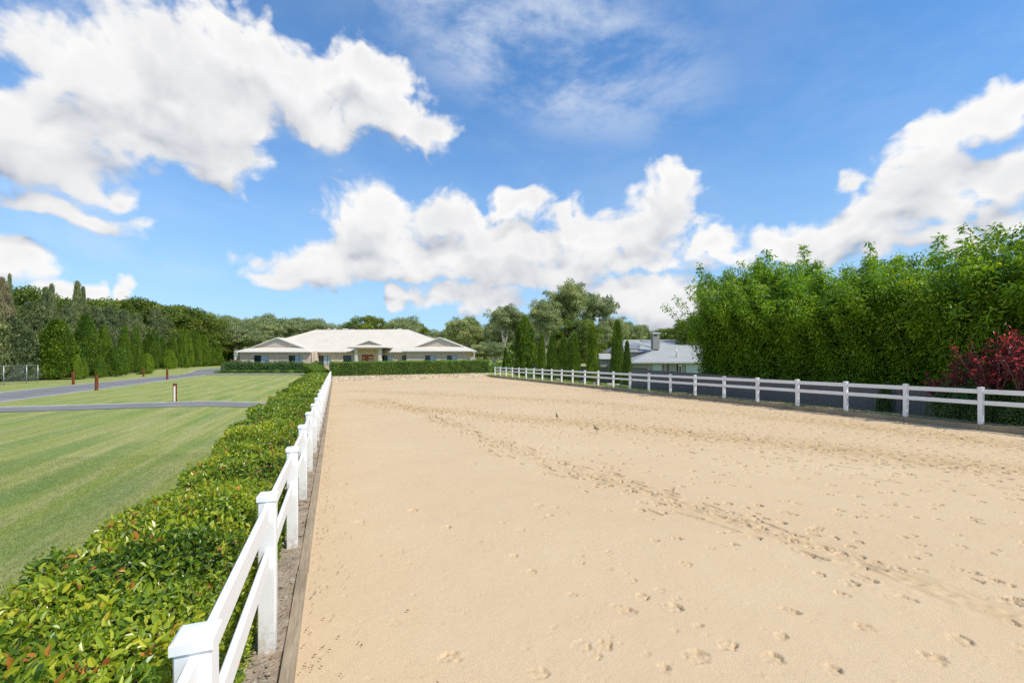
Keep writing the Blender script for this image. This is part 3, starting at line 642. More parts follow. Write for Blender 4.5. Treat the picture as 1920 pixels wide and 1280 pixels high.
# strip of bare pebbly soil between the timber edging and the hedge
def soil():
    xs = np.arange(-1.2, -.345, .035); ys = []; y = .4
    while y < 60.4: ys.append(y); y += .035 if y < 8 else .035+(y-8)*.01
    ys = np.array([-8.9, -4, -1]+ys); X, Y = np.meshgrid(xs, ys)
    Z = arena_z(0, Y)+.012+(vnoise(X, Y, .11, 6)-.5)*.03+(vnoise(X, Y, .4, 7)-.5)*.03
    V = np.stack([X, Y, Z], -1).reshape(-1, 3); nx = len(xs); i = (np.arange(len(ys)-1)[:, None]*nx+np.arange(nx-1)[None]).ravel()
    tag(npmesh('soil_strip', V, [np.stack([i, i+1, i+nx+1, i+nx], 1)], M['soil'], smooth=True), kind='structure')
    mb = MB(); r = random.Random(4)
    for _ in range(520):
        y = .8+r.random()**1.8*22; x = r.uniform(-.85, -.40); s = r.uniform(.008, .026)*(1.5 if r.random() < .08 else 1)
        z = float(arena_z(0, y))+.015; pts = []
        a0 = r.random()*6
        for (h, rad) in ((-.3, .8), (.1, 1), (.5, .75), (.75, .3)):
            for k in range(6): a = a0+k*1.047; q = s*rad*r.uniform(.8, 1.15); pts.append((x+q*math.cos(a)*1.2, y+q*math.sin(a), z+s*h*.9))
        fs = [(j*6+k, j*6+(k+1) % 6, (j+1)*6+(k+1) % 6, (j+1)*6+k) for j in range(3) for k in range(6)]+[(18, 19, 20, 21, 22, 23)]
        mb.add(pts, fs, 0, True)
    tag(mb.build('pebbles', M['rock']), 'small brown pebbles on the bare soil under the white fence', 'pebbles', kind='stuff')
    lv = Leaves(); n = 900; y = .8+rng.random(n)**1.6*20; x = np.where(rng.random(n) < .45, rng.uniform(-.85, -.4, n), -.24+rng.exponential(.16, n))
    P = np.stack([x, y, arena_z(0, y)+.022+rng.random(n)*.004], 1); T = np.stack([rng.normal(size=n), rng.normal(size=n), rng.normal(size=n)*.12], 1)
    lv.add(P, np.array([[0, 0, 1.]])+rng.normal(size=(n, 3))*.25, T, rng.uniform(.012, .034, n), rng.uniform(.007, .016, n), rng.random(n))
    tag(lv.build('leaf_litter', M['litter']), 'dry red-brown leaves fallen along the timber edging', 'leaf litter', kind='stuff')
soil()

# ------------------------------------------------------------------ timber edging boards
def edging():
    y = -8.9; k = 0; r = random.Random(3); kinds = []
    while y < 60:
        L = 2.4; y1 = min(y+L, 60.3); mb = MB(); w = r.uniform(-.004, .004); z0 = float(arena_z(0, y)); z1 = float(arena_z(0, y1))
        a = [(-.375+w, y+.004), (-.275+w, y+.004), (-.275-w, y1-.004), (-.375-w, y1-.004)]; zs = [z0, z0, z1, z1]; h = .035+r.uniform(0, .01)
        vs = [(x, q, z-.12) for (x, q), z in zip(a, zs)]+[(x, q, z+h) for (x, q), z in zip(a, zs)]
        mb.add(vs, [(3, 2, 1, 0), (4, 5, 6, 7), (0, 1, 5, 4), (1, 2, 6, 5), (2, 3, 7, 6), (3, 0, 4, 7)]); o = mb.build('timber_edging_board', M['timber'])
        o.data.transform(Matrix.Translation((.325, -y, 0))); o.location = (-.325, y, 0)
        tag(o, 'weathered timber board edging the left of the sand, '+ORD[k]+' along', 'timber board', 'timber boards edging the left of the sand'); y += L; k += 1
    y = 6.36-2.13; k = 0
    while y < 59.5:
        y1 = y+2.13; mb = MB(); z0 = float(arena_z(19.7, y)); z1 = float(arena_z(19.7, y1))
        a = [(19.62, y+.006), (19.675, y+.006), (19.675, y1-.006), (19.62, y1-.006)]; zs = [z0, z0, z1, z1]
        vs = [(x, q, z-.15) for (x, q), z in zip(a, zs)]+[(x, q, z+.185) for (x, q), z in zip(a, zs)]
        mb.add(vs, [(3, 2, 1, 0), (4, 5, 6, 7), (0, 1, 5, 4), (1, 2, 6, 5), (2, 3, 7, 6), (3, 0, 4, 7)]); o = mb.build('timber_edging_board', M['timber'])
        o.data.transform(Matrix.Translation((-19.65, -y, 0))); o.location = (19.65, y, 0)
        tag(o, 'timber board on edge under the right white fence, '+ORD[k]+' from the camera', 'timber board', 'timber boards under the right fence'); y = y1; k += 1
edging()

# ------------------------------------------------------------------ white vinyl fences (one fence = one thing: posts, caps and rails are its parts)
def post_mesh(h):
    w = .0625; mb = MB(); mb.box(-w, w, -w, w, -.1, h-.06, 0, .006); return mb
def cap_mesh(h):
    mb = MB(); a = .072; z0 = h-.06; z1 = h-.022; b = .060; z2 = h-.012; t = .035
    def ring(r, z): return [(-r, -r, z), (r, -r, z), (r, r, z), (-r, r, z)]
    vs = ring(a, z0)+ring(a, z1)+ring(b, z2)+ring(.004, h)
    fs = [(3, 2, 1, 0)]+[(j*4+k, j*4+(k+1) % 4, (j+1)*4+(k+1) % 4, (j+1)*4+k) for j in range(3) for k in range(4)]+[(12, 13, 14, 15)]
    mb.add(vs, fs); return mb
def fence(name, label, X, Ys, h, zb, rails, group=None):
    t = empty(name, (X, Ys[0], zb(Ys[0]))); tag(t, label, 'fence', group)
    pm = cm = None
    for i, y in enumerate(Ys):
        z = zb(y)-zb(Ys[0])
        if pm is None:
            p = post_mesh(h).build('post', M['vinyl'], t); c = cap_mesh(h).build('post_cap', M['vinyl'], p); pm, cm = p, c
        else:
            p = pm.copy(); col.objects.link(p); p.parent = t; c = cm.copy(); col.objects.link(c); c.parent = p
        p.location = (RND.uniform(-.006, .006), y-Ys[0], z); p.rotation_euler = (RND.uniform(-.006, .006), RND.uniform(-.006, .006), RND.uniform(-.02, .02))
    for i in range(len(Ys)-1):
        for (z0, z1) in rails:
            ya, yb = Ys[i]+.055-Ys[0], Ys[i+1]-.055-Ys[0]; za = zb(Ys[i])-zb(Ys[0]); zc = zb(Ys[i+1])-zb(Ys[0]); w = .019; b = .006
            prof = [(-w, z0+b), (-w+b, z0), (w-b, z0), (w, z0+b), (w, z1-b), (w-b, z1), (-w+b, z1), (-w, z1-b)]
            vs = [(x, ya, z+za) for x, z in prof]+[(x, yb, z+zc) for x, z in prof]
            MB().add(vs, [(k, (k+1) % 8, 8+(k+1) % 8, 8+k)[::-1] for k in range(8)]).build('rail', M['vinyl'], t)
    return t
YL = [4.14+(2.15 if n > 0 else 2.02)*n for n in range(-3, 27)]
fence('rail_fence', 'white two-rail vinyl fence on the left of the sand, beside the clipped hedge', -.5, YL, 1.27, lambda y: float(arena_z(0, y)), [(1.045, 1.19), (.68, .82)])
YR = [8.49+2.13*n for n in range(-2, 24)]
fence('rail_fence', 'white two-rail vinyl fence on the right of the sand, before the bamboo', 19.75, YR, 1.27, lambda y: float(arena_z(19.75, y))+.14, [(1.045, 1.19), (.68, .82)])

# ------------------------------------------------------------------ hedges
def hedge_shape(y):
    xl = -1.62-.38*ss(6, 17, y)-.55*ss(18, 42, y)-.16*(vnoise(y, y*0, 1.7, 3)-.5)*2-.10*(vnoise(y, y*0, .6, 4)-.5)*2
    return xl
def hedge_top(x, y):
    return 1.05+.12*(vnoise(x, y, 1.4, 11)-.5)*2+.08*(vnoise(x, y, .42, 12)-.5)*2+arena_z(0, y)+.0*x
def hedge():
    lv = Leaves()
    # inner mass of twigs
    ys = np.concatenate([np.arange(-3, 10, .12), np.arange(10, 60.5, .35)]); k = 15; prof = []
    V = np.zeros((len(ys), k, 3))
    for i, y in enumerate(ys):
        xl = float(hedge_shape(y)); xr = -.68; tz = float(hedge_top(-1, y)); g0 = float(arena_z(0, y))*1.0
        for j in range(k):
            t = j/(k-1)
            if t < .3: p = (xl+.10+.02*math.sin(j*9+y*5), g0+(tz-g0-.10)*(t/.3))
            elif t > .7: p = (xr-.10+.02*math.sin(j*5+y*7), g0+(tz-g0-.10)*((1-t)/.3))
            else: u = (t-.3)/.4; p = (xl+.10+(xr-xl-.2)*u, tz-.09-.05*abs(math.sin(j*3.3+y*4))+.03*math.sin(math.pi*u))
            V[i, j] = (p[0], y, p[1])
    i = (np.arange(len(ys)-1)[:, None]*k+np.arange(k-1)[None]).ravel()
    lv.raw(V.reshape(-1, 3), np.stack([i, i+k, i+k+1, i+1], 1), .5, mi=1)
    def surf(n, y0, y1, size, pw=1.0, rightonly=False):
        y = y0+(y1-y0)*rng.random(n)**pw; xl = hedge_shape(y); xr = np.full(n, -.66); wid = xr-xl
        tz = hedge_top(xl*0-1, y); g0 = arena_z(0, y); hh = tz-g0
        per = wid+hh*.55+hh*1.0; s = rng.random(n)*per
        top = s < wid; left = (s >= wid) & (s < wid+hh*.55)
        x = np.where(top, xl+s, np.where(left, xl, xr)); zt = hedge_top(x, y)
        dz = np.where(left, (s-wid), np.where(top, 0, (s-wid-hh*.55)))
        z = np.where(top, zt, tz-dz)
        edge = np.minimum(x-xl, xr-x); z = np.where(top, z-.10*np.exp(-(edge/.12)**2), z)
        N0 = np.where(top[:, None], [[0, 0, 1.]], np.where(left[:, None], [[-1., 0, .25]], [[1., 0, .25]]))
        N0 = N0+np.where(top, np.exp(-(edge/.15)**2)*np.sign(x-(xl+xr)/2), 0)[:, None]*[[.9, 0, 0]]
        dep = rng.exponential(.045, n)-.03; P = np.stack([x, y, z], 1)-nrm(N0)*dep[:, None]+rng.normal(size=(n, 3))*.012
        Nn = nrm(N0)*.75+rng.normal(size=(n, 3))*.55; T = rdir(n)+nrm(N0)*.55
        fl = vnoise(x, y, .55, 21); fl2 = vnoise(x, y, .16, 22)
        tint = np.clip(.12+.62*rng.random(n)+.35*(fl-.5)+.3*(fl2-.5), 0, .86)
        redz = vnoise(x, y, .8, 23)*vnoise(x, y, .22, 24)
        red = (rng.random(n) < .015+.12*(redz > .50)); tint = np.where(red, rng.uniform(.88, 1, n), tint)
        L = size*rng.uniform(.6, 1.25, n); lv.add(P, Nn, T, L, L*rng.uniform(.42, .55, n), tint, fold=.22, curl=.12)
    surf(52000, .2, 4.5, .042); surf(56000, 4.5, 9, .044); surf(52000, 9, 18, .058); surf(34000, 18, 34, .10); surf(26000, 34, 60.6, .13); surf(4000, -3, .2, .06)
    n = 2600; y = .3+10*rng.random(n); xl = hedge_shape(y); x = xl+(-.66-xl)*rng.random(n); P = np.stack([x, y, hedge_top(x, y)-rng.uniform(.02, .09, n)], 1)
    lv.add(P, rdir(n), rdir(n)+[[0, 0, .35]], rng.uniform(.05, .13, n), .0035, .5, six=False, fold=0, mi=2)
    # long young shoots that stick out of the clipped top, near the camera
    n = 240; y = 1.2+8*rng.random(n)**1.2; xl = hedge_shape(y); x = xl+(-.66-xl)*rng.random(n); z = hedge_top(x, y)
    for j in range(9):
        P = np.stack([x, y, z-.02+j*.010], 1)+rng.normal(size=(n, 3))*.014; T = rdir(n)+np.array([[0, 0, .9]])
        L = rng.uniform(.035, .075, n); lv.add(P, rdir(n)+[[0, 0, 1]], T, L, L*.38, np.where(rng.random(n) < .12, .95, rng.uniform(.45, .85, n)), curl=.15)
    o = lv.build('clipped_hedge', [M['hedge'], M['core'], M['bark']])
    tag(o, 'long low clipped hedge of glossy yellow-green leaves running beside the left white fence', 'hedge')
hedge()
def box_hedge(name, label, pts, z0f, z1f, wid, leaf, dens, mat='hedge2', cat='hedge', bump=.05, bot=True):
    """pts: centre line; leaves over front, back, ends and top of a box-shaped hedge"""
    lv = Leaves(); pts = np.array(pts, dtype=float); org = pts[0].copy()
    seg = pts[1:]-pts[:-1]; L = np.hypot(seg[:, 0], seg[:, 1]); cs = np.concatenate([[0], np.cumsum(L)]); tot = cs[-1]
    def at(s):
        i = np.clip(np.searchsorted(cs, s, side='right')-1, 0, len(L)-1); t = (s-cs[i])/L[i]; d = seg[i]/L[i][:, None]; return pts[i]+seg[i]*t[:, None], d
    m = max(int(tot/.4), 4); s = np.linspace(0.08, tot-.08, m); p, d = at(s); nn = np.stack([-d[:, 1], d[:, 0]], 1); V = []
    z0 = z0f(s/tot); z1 = z1f(s/tot)
    for (o_, zz) in ((-.5, 0), (-.5, .5), (-.5, 1), (0, 1.0), (.5, 1), (.5, .5), (.5, 0)):
        q = p+nn*(o_*(wid-.22)); V.append(np.concatenate([q, (z0+(z1-.11-z0)*zz)[:, None]], 1))
    V = np.stack(V, 1).reshape(-1, 3); i = (np.arange(m-1)[:, None]*7+np.arange(6)[None]).ravel()
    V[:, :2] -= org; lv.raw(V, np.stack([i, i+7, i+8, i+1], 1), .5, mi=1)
    lv.raw(V[:7].copy(), np.array([[0, 1, 5, 6], [1, 2, 4, 5]]), .5, mi=1); lv.raw(V[-7:].copy(), np.array([[0, 1, 5, 6], [1, 2, 4, 5]]), .5, mi=1)
    h = float(np.mean(z1-z0)); per = 2*h+wid; n = int(dens*(tot*per+2*wid*h)); s = rng.random(n)*(tot+2*wid*h/per); end = s > tot
    e2 = rng.random(n); s = np.where(end, np.where(e2 < .5, 0.0, tot), s); a = rng.random(n)*per
    fr_ = a < h; bk = (a >= h) & (a < 2*h); off = np.where(fr_, -.5, np.where(bk, .5, (a-2*h)/wid-.5)); v = np.where(fr_, a/h, np.where(bk, (a-h)/h, 1.0))
    off = np.where(end, rng.random(n)-.5, off); v = np.where(end, rng.random(n), v)
    p, d = at(s); nn = np.stack([-d[:, 1], d[:, 0]], 1); z0 = z0f(s/tot); z1 = z1f(s/tot)
    N0 = np.zeros((n, 3)); N0[:, :2] = nn*(np.where(fr_, -1, np.where(bk, 1, 0)))[:, None]; N0[:, 2] = np.where(fr_ | bk, .2, 1)
    N0[end] = np.concatenate([d[end]*np.where(e2[end] < .5, -1, 1)[:, None], np.full((end.sum(), 1), .2)], 1)
    P = np.concatenate([p+nn*(off*wid)[:, None]-org, (z0+(z1-z0)*v)[:, None]], 1)
    P = P+N0*((vnoise(P[:, 0]+P[:, 1], P[:, 2]+P[:, 1]*.5, .5, 31)-.5)*bump*2-rng.exponential(.05, n)+.03)[:, None]
    Nn = N0*.7+rng.normal(size=(n, 3))*.55; T = rdir(n)+N0*.5; Lf = leaf*rng.uniform(.6, 1.3, n)
    lv.add(P, Nn, T, Lf, Lf*.5, np.clip(rng.random(n)*.8+.4*(vnoise(P[:, 0], P[:, 2], .7, 33)-.4), 0, 1), six=leaf < .08)
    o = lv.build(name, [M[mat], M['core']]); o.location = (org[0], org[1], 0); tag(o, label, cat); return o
one = lambda a, b=None: (lambda t: a+(0 if b is None else (b-a))*np.asarray(t))
box_hedge('box_hedge', 'tall dark green clipped hedge on the low stone wall at the far end', [(-.55, 61.25), (19.95, 61.15)], one(.15, .36), one(1.87, 2.12), 1.5, .11, 300, bump=.06)
box_hedge('clipped_hedge', 'yellow-green clipped hedge rising towards the house beyond the white fence corner', [(-1.5, 61.1), (-2.2, 66), (-3.4, 72.3)], one(-.35, .35), one(.85, 1.62), 1.6, .13, 300, 'lime')

# stone retaining wall at the far end of the arena
def retaining():
    mb = MB(); r = random.Random(9)
    o = empty('stone_wall', (-.4, 60.36, 0)); tag(o, 'low wall of pale sandstone blocks at the far end of the sand, under the tall hedge', 'stone wall')
    n = 34; L = 20.4
    for row in range(3):
        x = 0.0
        while x < L:
            w = r.uniform(.45, .95); x1 = min(x+w, L); zb = float(arena_z(x-.4, 60.3)); top = .16+.18*x/L; hh = (top-zb+.1)/3
            d = r.uniform(-.02, .02); mb.box(x+.008, x1-.008, -.02+d, .32, zb-.1+row*hh+.004, zb-.1+(row+1)*hh-.004, 0, .015); x = x1
    for i in range(14):
        x0 = i*L/14; x1 = (i+1)*L/14; zt = .16+.18*(x0+x1)/2/L
        mb.box(x0+.003, x1-.003, -.045, .36, zt+.002, zt+.05, 0, .01)
    mb.build('blocks', M['stone'], o)
    mb = MB(); mb.box(0, L, .06, .25, -.6, .14); mb.build('mortar_core', M['concrete'], o)
retaining()

# ------------------------------------------------------------------ house at the end
HD = 77.0
def house():
    d0 = HD; zg0 = .50
    cx0 = (665-960)/F*d0; base = W(665, d0, zg0); H = empty('brick_house', base, -TH)
    tag(H, 'long single-storey brick house with a cream hipped roof and grey gablets beyond the far hedge', 'house')
    def X(px, dd=0.0): return (px-960)/F*(d0+dd)-cx0
    def Z(py, dd=0.0): return ztop(py, d0+dd)-zg0
    ze = Z(658.9, -.6)
    wallmb = MB(); xl, xr = X(450), X(876)
    wins = [(476,504,'w'),(541,567,'w3'),(595,620,'w3'),(643,663,'d'),(716,738,'w'),(754,775,'d'),(797,817,'w'),(838,857,'w')]
    # front walls in three planes: left wing, middle, right wing
    planes = [(X(450, -1.65), X(590, -1.65), -1.65, wins[:2]), (X(590, -1.65)+.02, X(762, -1.65)-.02, -.15, wins[2:6]), (X(762, -1.65), X(876, -1.65), -1.65, wins[6:])]
    zt = ze-.02
    for (a, b, yy, ws) in planes:
        x = a
        for (p0, p1, kind) in ws:
            w0, w1 = X(p0, yy), X(p1, yy); s = .15 if kind == 'd' else .9; top = Z(665.8, yy)
            wallmb.box(x, w0, yy, yy+.24, -.3, zt); wallmb.box(w0, w1, yy, yy+.24, top, zt); wallmb.box(w0, w1, yy, yy+.24, -.3, s); x = w1
        wallmb.box(x, b, yy, yy+.24, -.3, zt)
    wallmb.box(planes[0][0], planes[0][0]+.24, -1.40, 17, -.3, zt); wallmb.box(planes[2][1]-.24, planes[2][1], -1.40, 17, -.3, zt); wallmb.box(planes[0][0], planes[2][1], 17.01, 17.25, -.3, zt)
    wallmb.box(planes[0][1]-.24, planes[0][1], -1.40, -.16, -.3, zt); wallmb.box(planes[2][0], planes[2][0]+.24, -1.40, -.16, -.3, zt)
    wallmb.build('wall', M['brick'], H)
    for (a, b, yy, ws) in planes:
        for (p0, p1, kind) in ws:
            w0, w1 = X(p0, yy), X(p1, yy); s = .15 if kind == 'd' else .9; top = Z(665.8, yy)
            fm = MB(); t = .06; yb = yy+.07
            fm.box(w0+.002, w0+t, yb, yb+.08, s+.002, top-.002); fm.box(w1-t, w1-.002, yb, yb+.08, s+.002, top-.002); fm.box(w0+t, w1-t, yb, yb+.08, s+.002, s+t); fm.box(w0+t, w1-t, yb, yb+.08, top-t, top-.002)
            n = 2 if kind == 'w' else 3
            cuts = [w0+(w1-w0)*(.46 if n == 2 else .42)] if n == 2 else [w0+(w1-w0)*.45, w0+(w1-w0)*.75]
            for c in cuts: fm.box(c-.035, c+.035, yb-.01, yb+.07, s+t, top-t)
            f = fm.build('sliding_door' if kind == 'd' else 'window', M['frame'], H)
            MB().box(w0+t, cuts[0], yb+.03, yb+.045, s+t, top-t).build('dark_pane', M['dark_glass'], f)
            ed = cuts+[w1-t]
            for q in range(len(cuts)): MB().box(ed[q]+.036, ed[q+1]-.001, yb+.03, yb+.045, s+t, top-t).build('blind', M['dark_glass'] if kind == 'd' and q == 0 else M['curtain'], f)
            MB().box(w0-.06, w1+.06, yy-.05, yy-.002, s-.10, s).build('sill', M['cream'], f)
    # main hipped roof
    rf = MB(); th = .16
    e = [X(446, -.6), X(880, -.6)]; y0, y1 = -.6, 18.2; rz = Z(618.3, 9)
    rx0, rx1 = X(595, 8.8), X(767, 8.8); ym = (y0+y1)/2
    v = [(e[0], y0, ze), (e[1], y0, ze), (e[1], y1, ze), (e[0], y1, ze), (rx0, ym, rz), (rx1, ym, rz)]
    rf.add(v, [(0, 1, 5, 4), (1, 2, 5), (2, 3, 4, 5), (3, 0, 4)])
    def wing(cx, hw, yf, ez, m, s, yb, over=.0, name=None):
        zs = ez+m*s; ap = ez+m*hw
        vv = [(cx-hw, yf, ez), (cx+hw, yf, ez), (cx+hw-s-.0, yf+s, zs), (cx-hw+s, yf+s, zs), (cx, yf+s-.28, ap), (cx, yb, ap), (cx+hw, yb, ez), (cx-hw, yb, ez),
              (cx+hw-s+.03, yf+s-.28, zs-.01), (cx-hw+s-.03, yf+s-.28, zs-.01)]
        rf.add(vv, [(0, 1, 2, 3), (1, 6, 5, 4, 8, 2), (0, 3, 9, 4, 5, 7)])
        q = [(cx-hw+s+.05, yf+s+.02, zs+.0), (cx+hw-s-.05, yf+s+.02, zs), (cx, yf+s+.02, ap-.03)]
        g = MB(); g.add(q+[(a, b+.08, c) for a, b, c in q], [(0, 1, 2), (5, 4, 3), (0, 3, 4, 1), (1, 4, 5, 2), (2, 5, 3, 0)]); g.build('gable_end', M['gable'], H)
        bb = MB()
        for sgn in (-1, 1):
            a0 = Vector((cx+sgn*(hw-s+.06), yf+s-.31, zs-.03)); a1 = Vector((cx, yf+s-.31, ap+.0)); 
            bb.add([a0, a1, a1+Vector((0, 0, -.14)), a0+Vector((-sgn*.3, 0, -.0)), a0+Vector((0, .03, 0)), a1+Vector((0, .03, 0)), a1+Vector((0, .03, -.14)), a0+Vector((-sgn*.3, .03, 0))],
                   [(0, 1, 2, 3), (7, 6, 5, 4), (0, 4, 5, 1), (3, 2, 6, 7)])
        bb.build('barge_board', M['white'], H)
        # fascia and gutter along the front and the sides, soffit below
        fa = MB(); fa.box(cx-hw-.05, cx+hw+.05, yf-.07, yf-.005, ez-.15, ez+.015); fa.box(cx-hw-.07, cx-hw-.004, yf, min(yb, yf+3), ez-.15, ez+.012); fa.box(cx+hw+.004, cx+hw+.07, yf, min(yb, yf+3), ez-.15, ez+.012)
        return fa
    fl = wing(X(523, 0)+.0, 6.15, -2.1, ze, .385, 1.75, 7, name='left'); fl.build('gutter', M['white'], H)
    fr2 = wing(X(825, 0), 5.95, -2.1, ze+.12, .385, 1.9, 7); fr2.build('gutter', M['white'], H)
    cp = (X(652, -3)+X(726, -3))/2; hp = (X(726, -3)-X(652, -3))/2; pe = Z(650.9, -3)
    fp = wing(cp, hp, -3.0, pe, .385, 1.15, 5.5); fp.build('portico_gutter', M['fascia'], H)
    roof = rf.build('roof', M['roof'], H)
    rc = MB(); 
    def cap(a, b): rc.tube([a, b], .07, 6)
    cap(v[4], v[5]); cap(v[0], v[4]); cap(v[1], v[5]); rc.build('ridge_cap', M['roof'], H)
    g = MB(); g.box(X(584), X(652), -.67, -.605, ze-.13, ze+.01); g.box(X(728), X(768), -.67, -.605, ze-.13, ze+.01); g.build('gutter', M['white'], H)
    so_ = MB(); so_.box(planes[0][0]-.6, planes[2][1]+.6, -.595, 17.6, ze-.135, ze-.105)
    so_.box(X(523)-6.1, X(523)+6.1, -2.09, -.6, ze-.14, ze-.11); so_.box(X(825)-5.9, X(825)+5.9, -2.09, -.6, ze-.02, ze+.01); so_.build('soffit', M['cream'], H)
    MB().box(cp-hp+.01, cp+hp-.01, -2.99, -.0, pe-.13, pe-.10).build('portico_soffit', M['cream'], H)
    # portico
    for (a, b) in ((665, 670.3), (709.3, 715)): MB().box(X(a, -2.6), X(b, -2.6), -2.6, -2.1, -.3, pe-.14).build('portico_column', M['cream'], H)
    pw = MB(); a, b = X(670.3, -1), X(709.5, -1); da, db = X(678.4, -1), X(700.5, -1); dt = Z(664.5, -1)
    pw.box(a-.5, da, -1, -.76, -.3, pe-.14); pw.box(db, b+.5, -1, -.76, -.3, pe-.14); pw.box(da, db, -1, -.76, dt, pe-.14); pw.build('porch_wall', M['brick'], H)
    pb = MB(); pb.box(X(664, -2.6), X(716, -2.6), -2.62, -2.3, Z(654.5, -2.6), pe-.135); pb.build('portico_beam', M['brick'], H)
    dm = (da+db)/2
    for (p, q, s) in ((da+.01, dm-.01, 1), (dm+.01, db-.01, -1)):
        d = MB().box(p, q, -.95, -.88, 0, dt-.005, 0, .01).build('door_leaf', M['door'], H)
        for z in (dt-.55, dt-1.0, dt-1.45): MB().box(p+(.15 if s > 0 else .12), q-(.55 if s > 0 else .12), -.965, -.952, z, z+.12).build('glass_slot', M['lens'], d)
        MB().box((q-.10 if s > 0 else p+.06), (q-.06 if s > 0 else p+.10), -1.0, -.955, .8, 1.3).build('handle', M['steel'], d)
    for px in (672.5, 706): 
        pt = empty('potted_shrub', W(px, d0-1.9, zg0), 0); tag(pt, 'small green shrub in a pale pot beside the red front door, on its '+('left' if px < 690 else 'right'), 'potted plant', 'potted shrubs at the front door')
        MB().lathe([(.14, 0), (.2, .3), (.21, .38)], n=12).build('pot', M['cream'], pt)
        lv = Leaves(); n = 500; q = rdir(n)*np.array([[.28, .28, .35]])*rng.uniform(.7, 1.1, (n, 1)); lv.add(q+[[0, 0, .75]], q, rdir(n)+q, .09, .045, rng.random(n)); lv.build('foliage', M['dshrub'], pt)
    # right verandah with its post, side porch
    MB().box(X(888.2, -2), X(889.6, -2), -2.0, -1.85, -.3, ze-.0).build('verandah_post', M['white'], H)
    MB().box(X(876, -1.4)+.003, X(887, -1.4), -1.35, -1.2, -.3, Z(668.5, -1.4)).build('verandah_wall', M['cream'], H)
    MB().tube([(X(587.3, -1.4), -1.72, 0), (X(587.3, -1.4), -1.72, ze-.15)], .05, 8).build('downpipe', M['cream'], H)
    MB().tube([(X(737.6), -.22, 0), (X(737.6), -.22, ze-.15)], .05, 8).build('downpipe', M['cream'], H)
    # ridge vents and skylights
    for (px, w, hh) in ((629, .35, .20), (648, .85, .22), (662, .7, .12), (739, .35, .14), (749.5, .8, .20)):
        x = X(px, 9.6); MB().box(x-w/2, x+w/2, ym+.3, ym+1.0, rz-.5, rz+hh, 0, .04).build('roof_vent', M['white'], H)
    x = X(617, 9.4); MB().lathe([(.22, rz-.4), (.22, rz+.06), (.34, rz+.12), (.36, rz+.22), (.22, rz+.34), (.02, rz+.38)], x, ym+.4, 14).build('whirly_vent', M['steel'], H)
    lt = MB(); x = X(595, 0); lt.box(x-.05, x+.05, -.85, -.70, ze-.35, ze-.15); lt.build('security_light', M['white'], H)
    # timber side gate, left
    gt = empty('timber_gate', W(443, d0+1.2, zg0), -TH); tag(gt, 'small red-brown slatted timber gate at the left end of the brick house', 'gate')
    m = MB(); 
    for k in range(6): m.box(-.9, .9, 0, .04, .12+k*.27, .33+k*.27)
    m.build('slats', M['redtimber'], gt)
    for sx in (-.95, .95): MB().box(sx-.05, sx+.05, -.03, .07, -.2, 1.8).build('post', M['redtimber'], gt)
house()

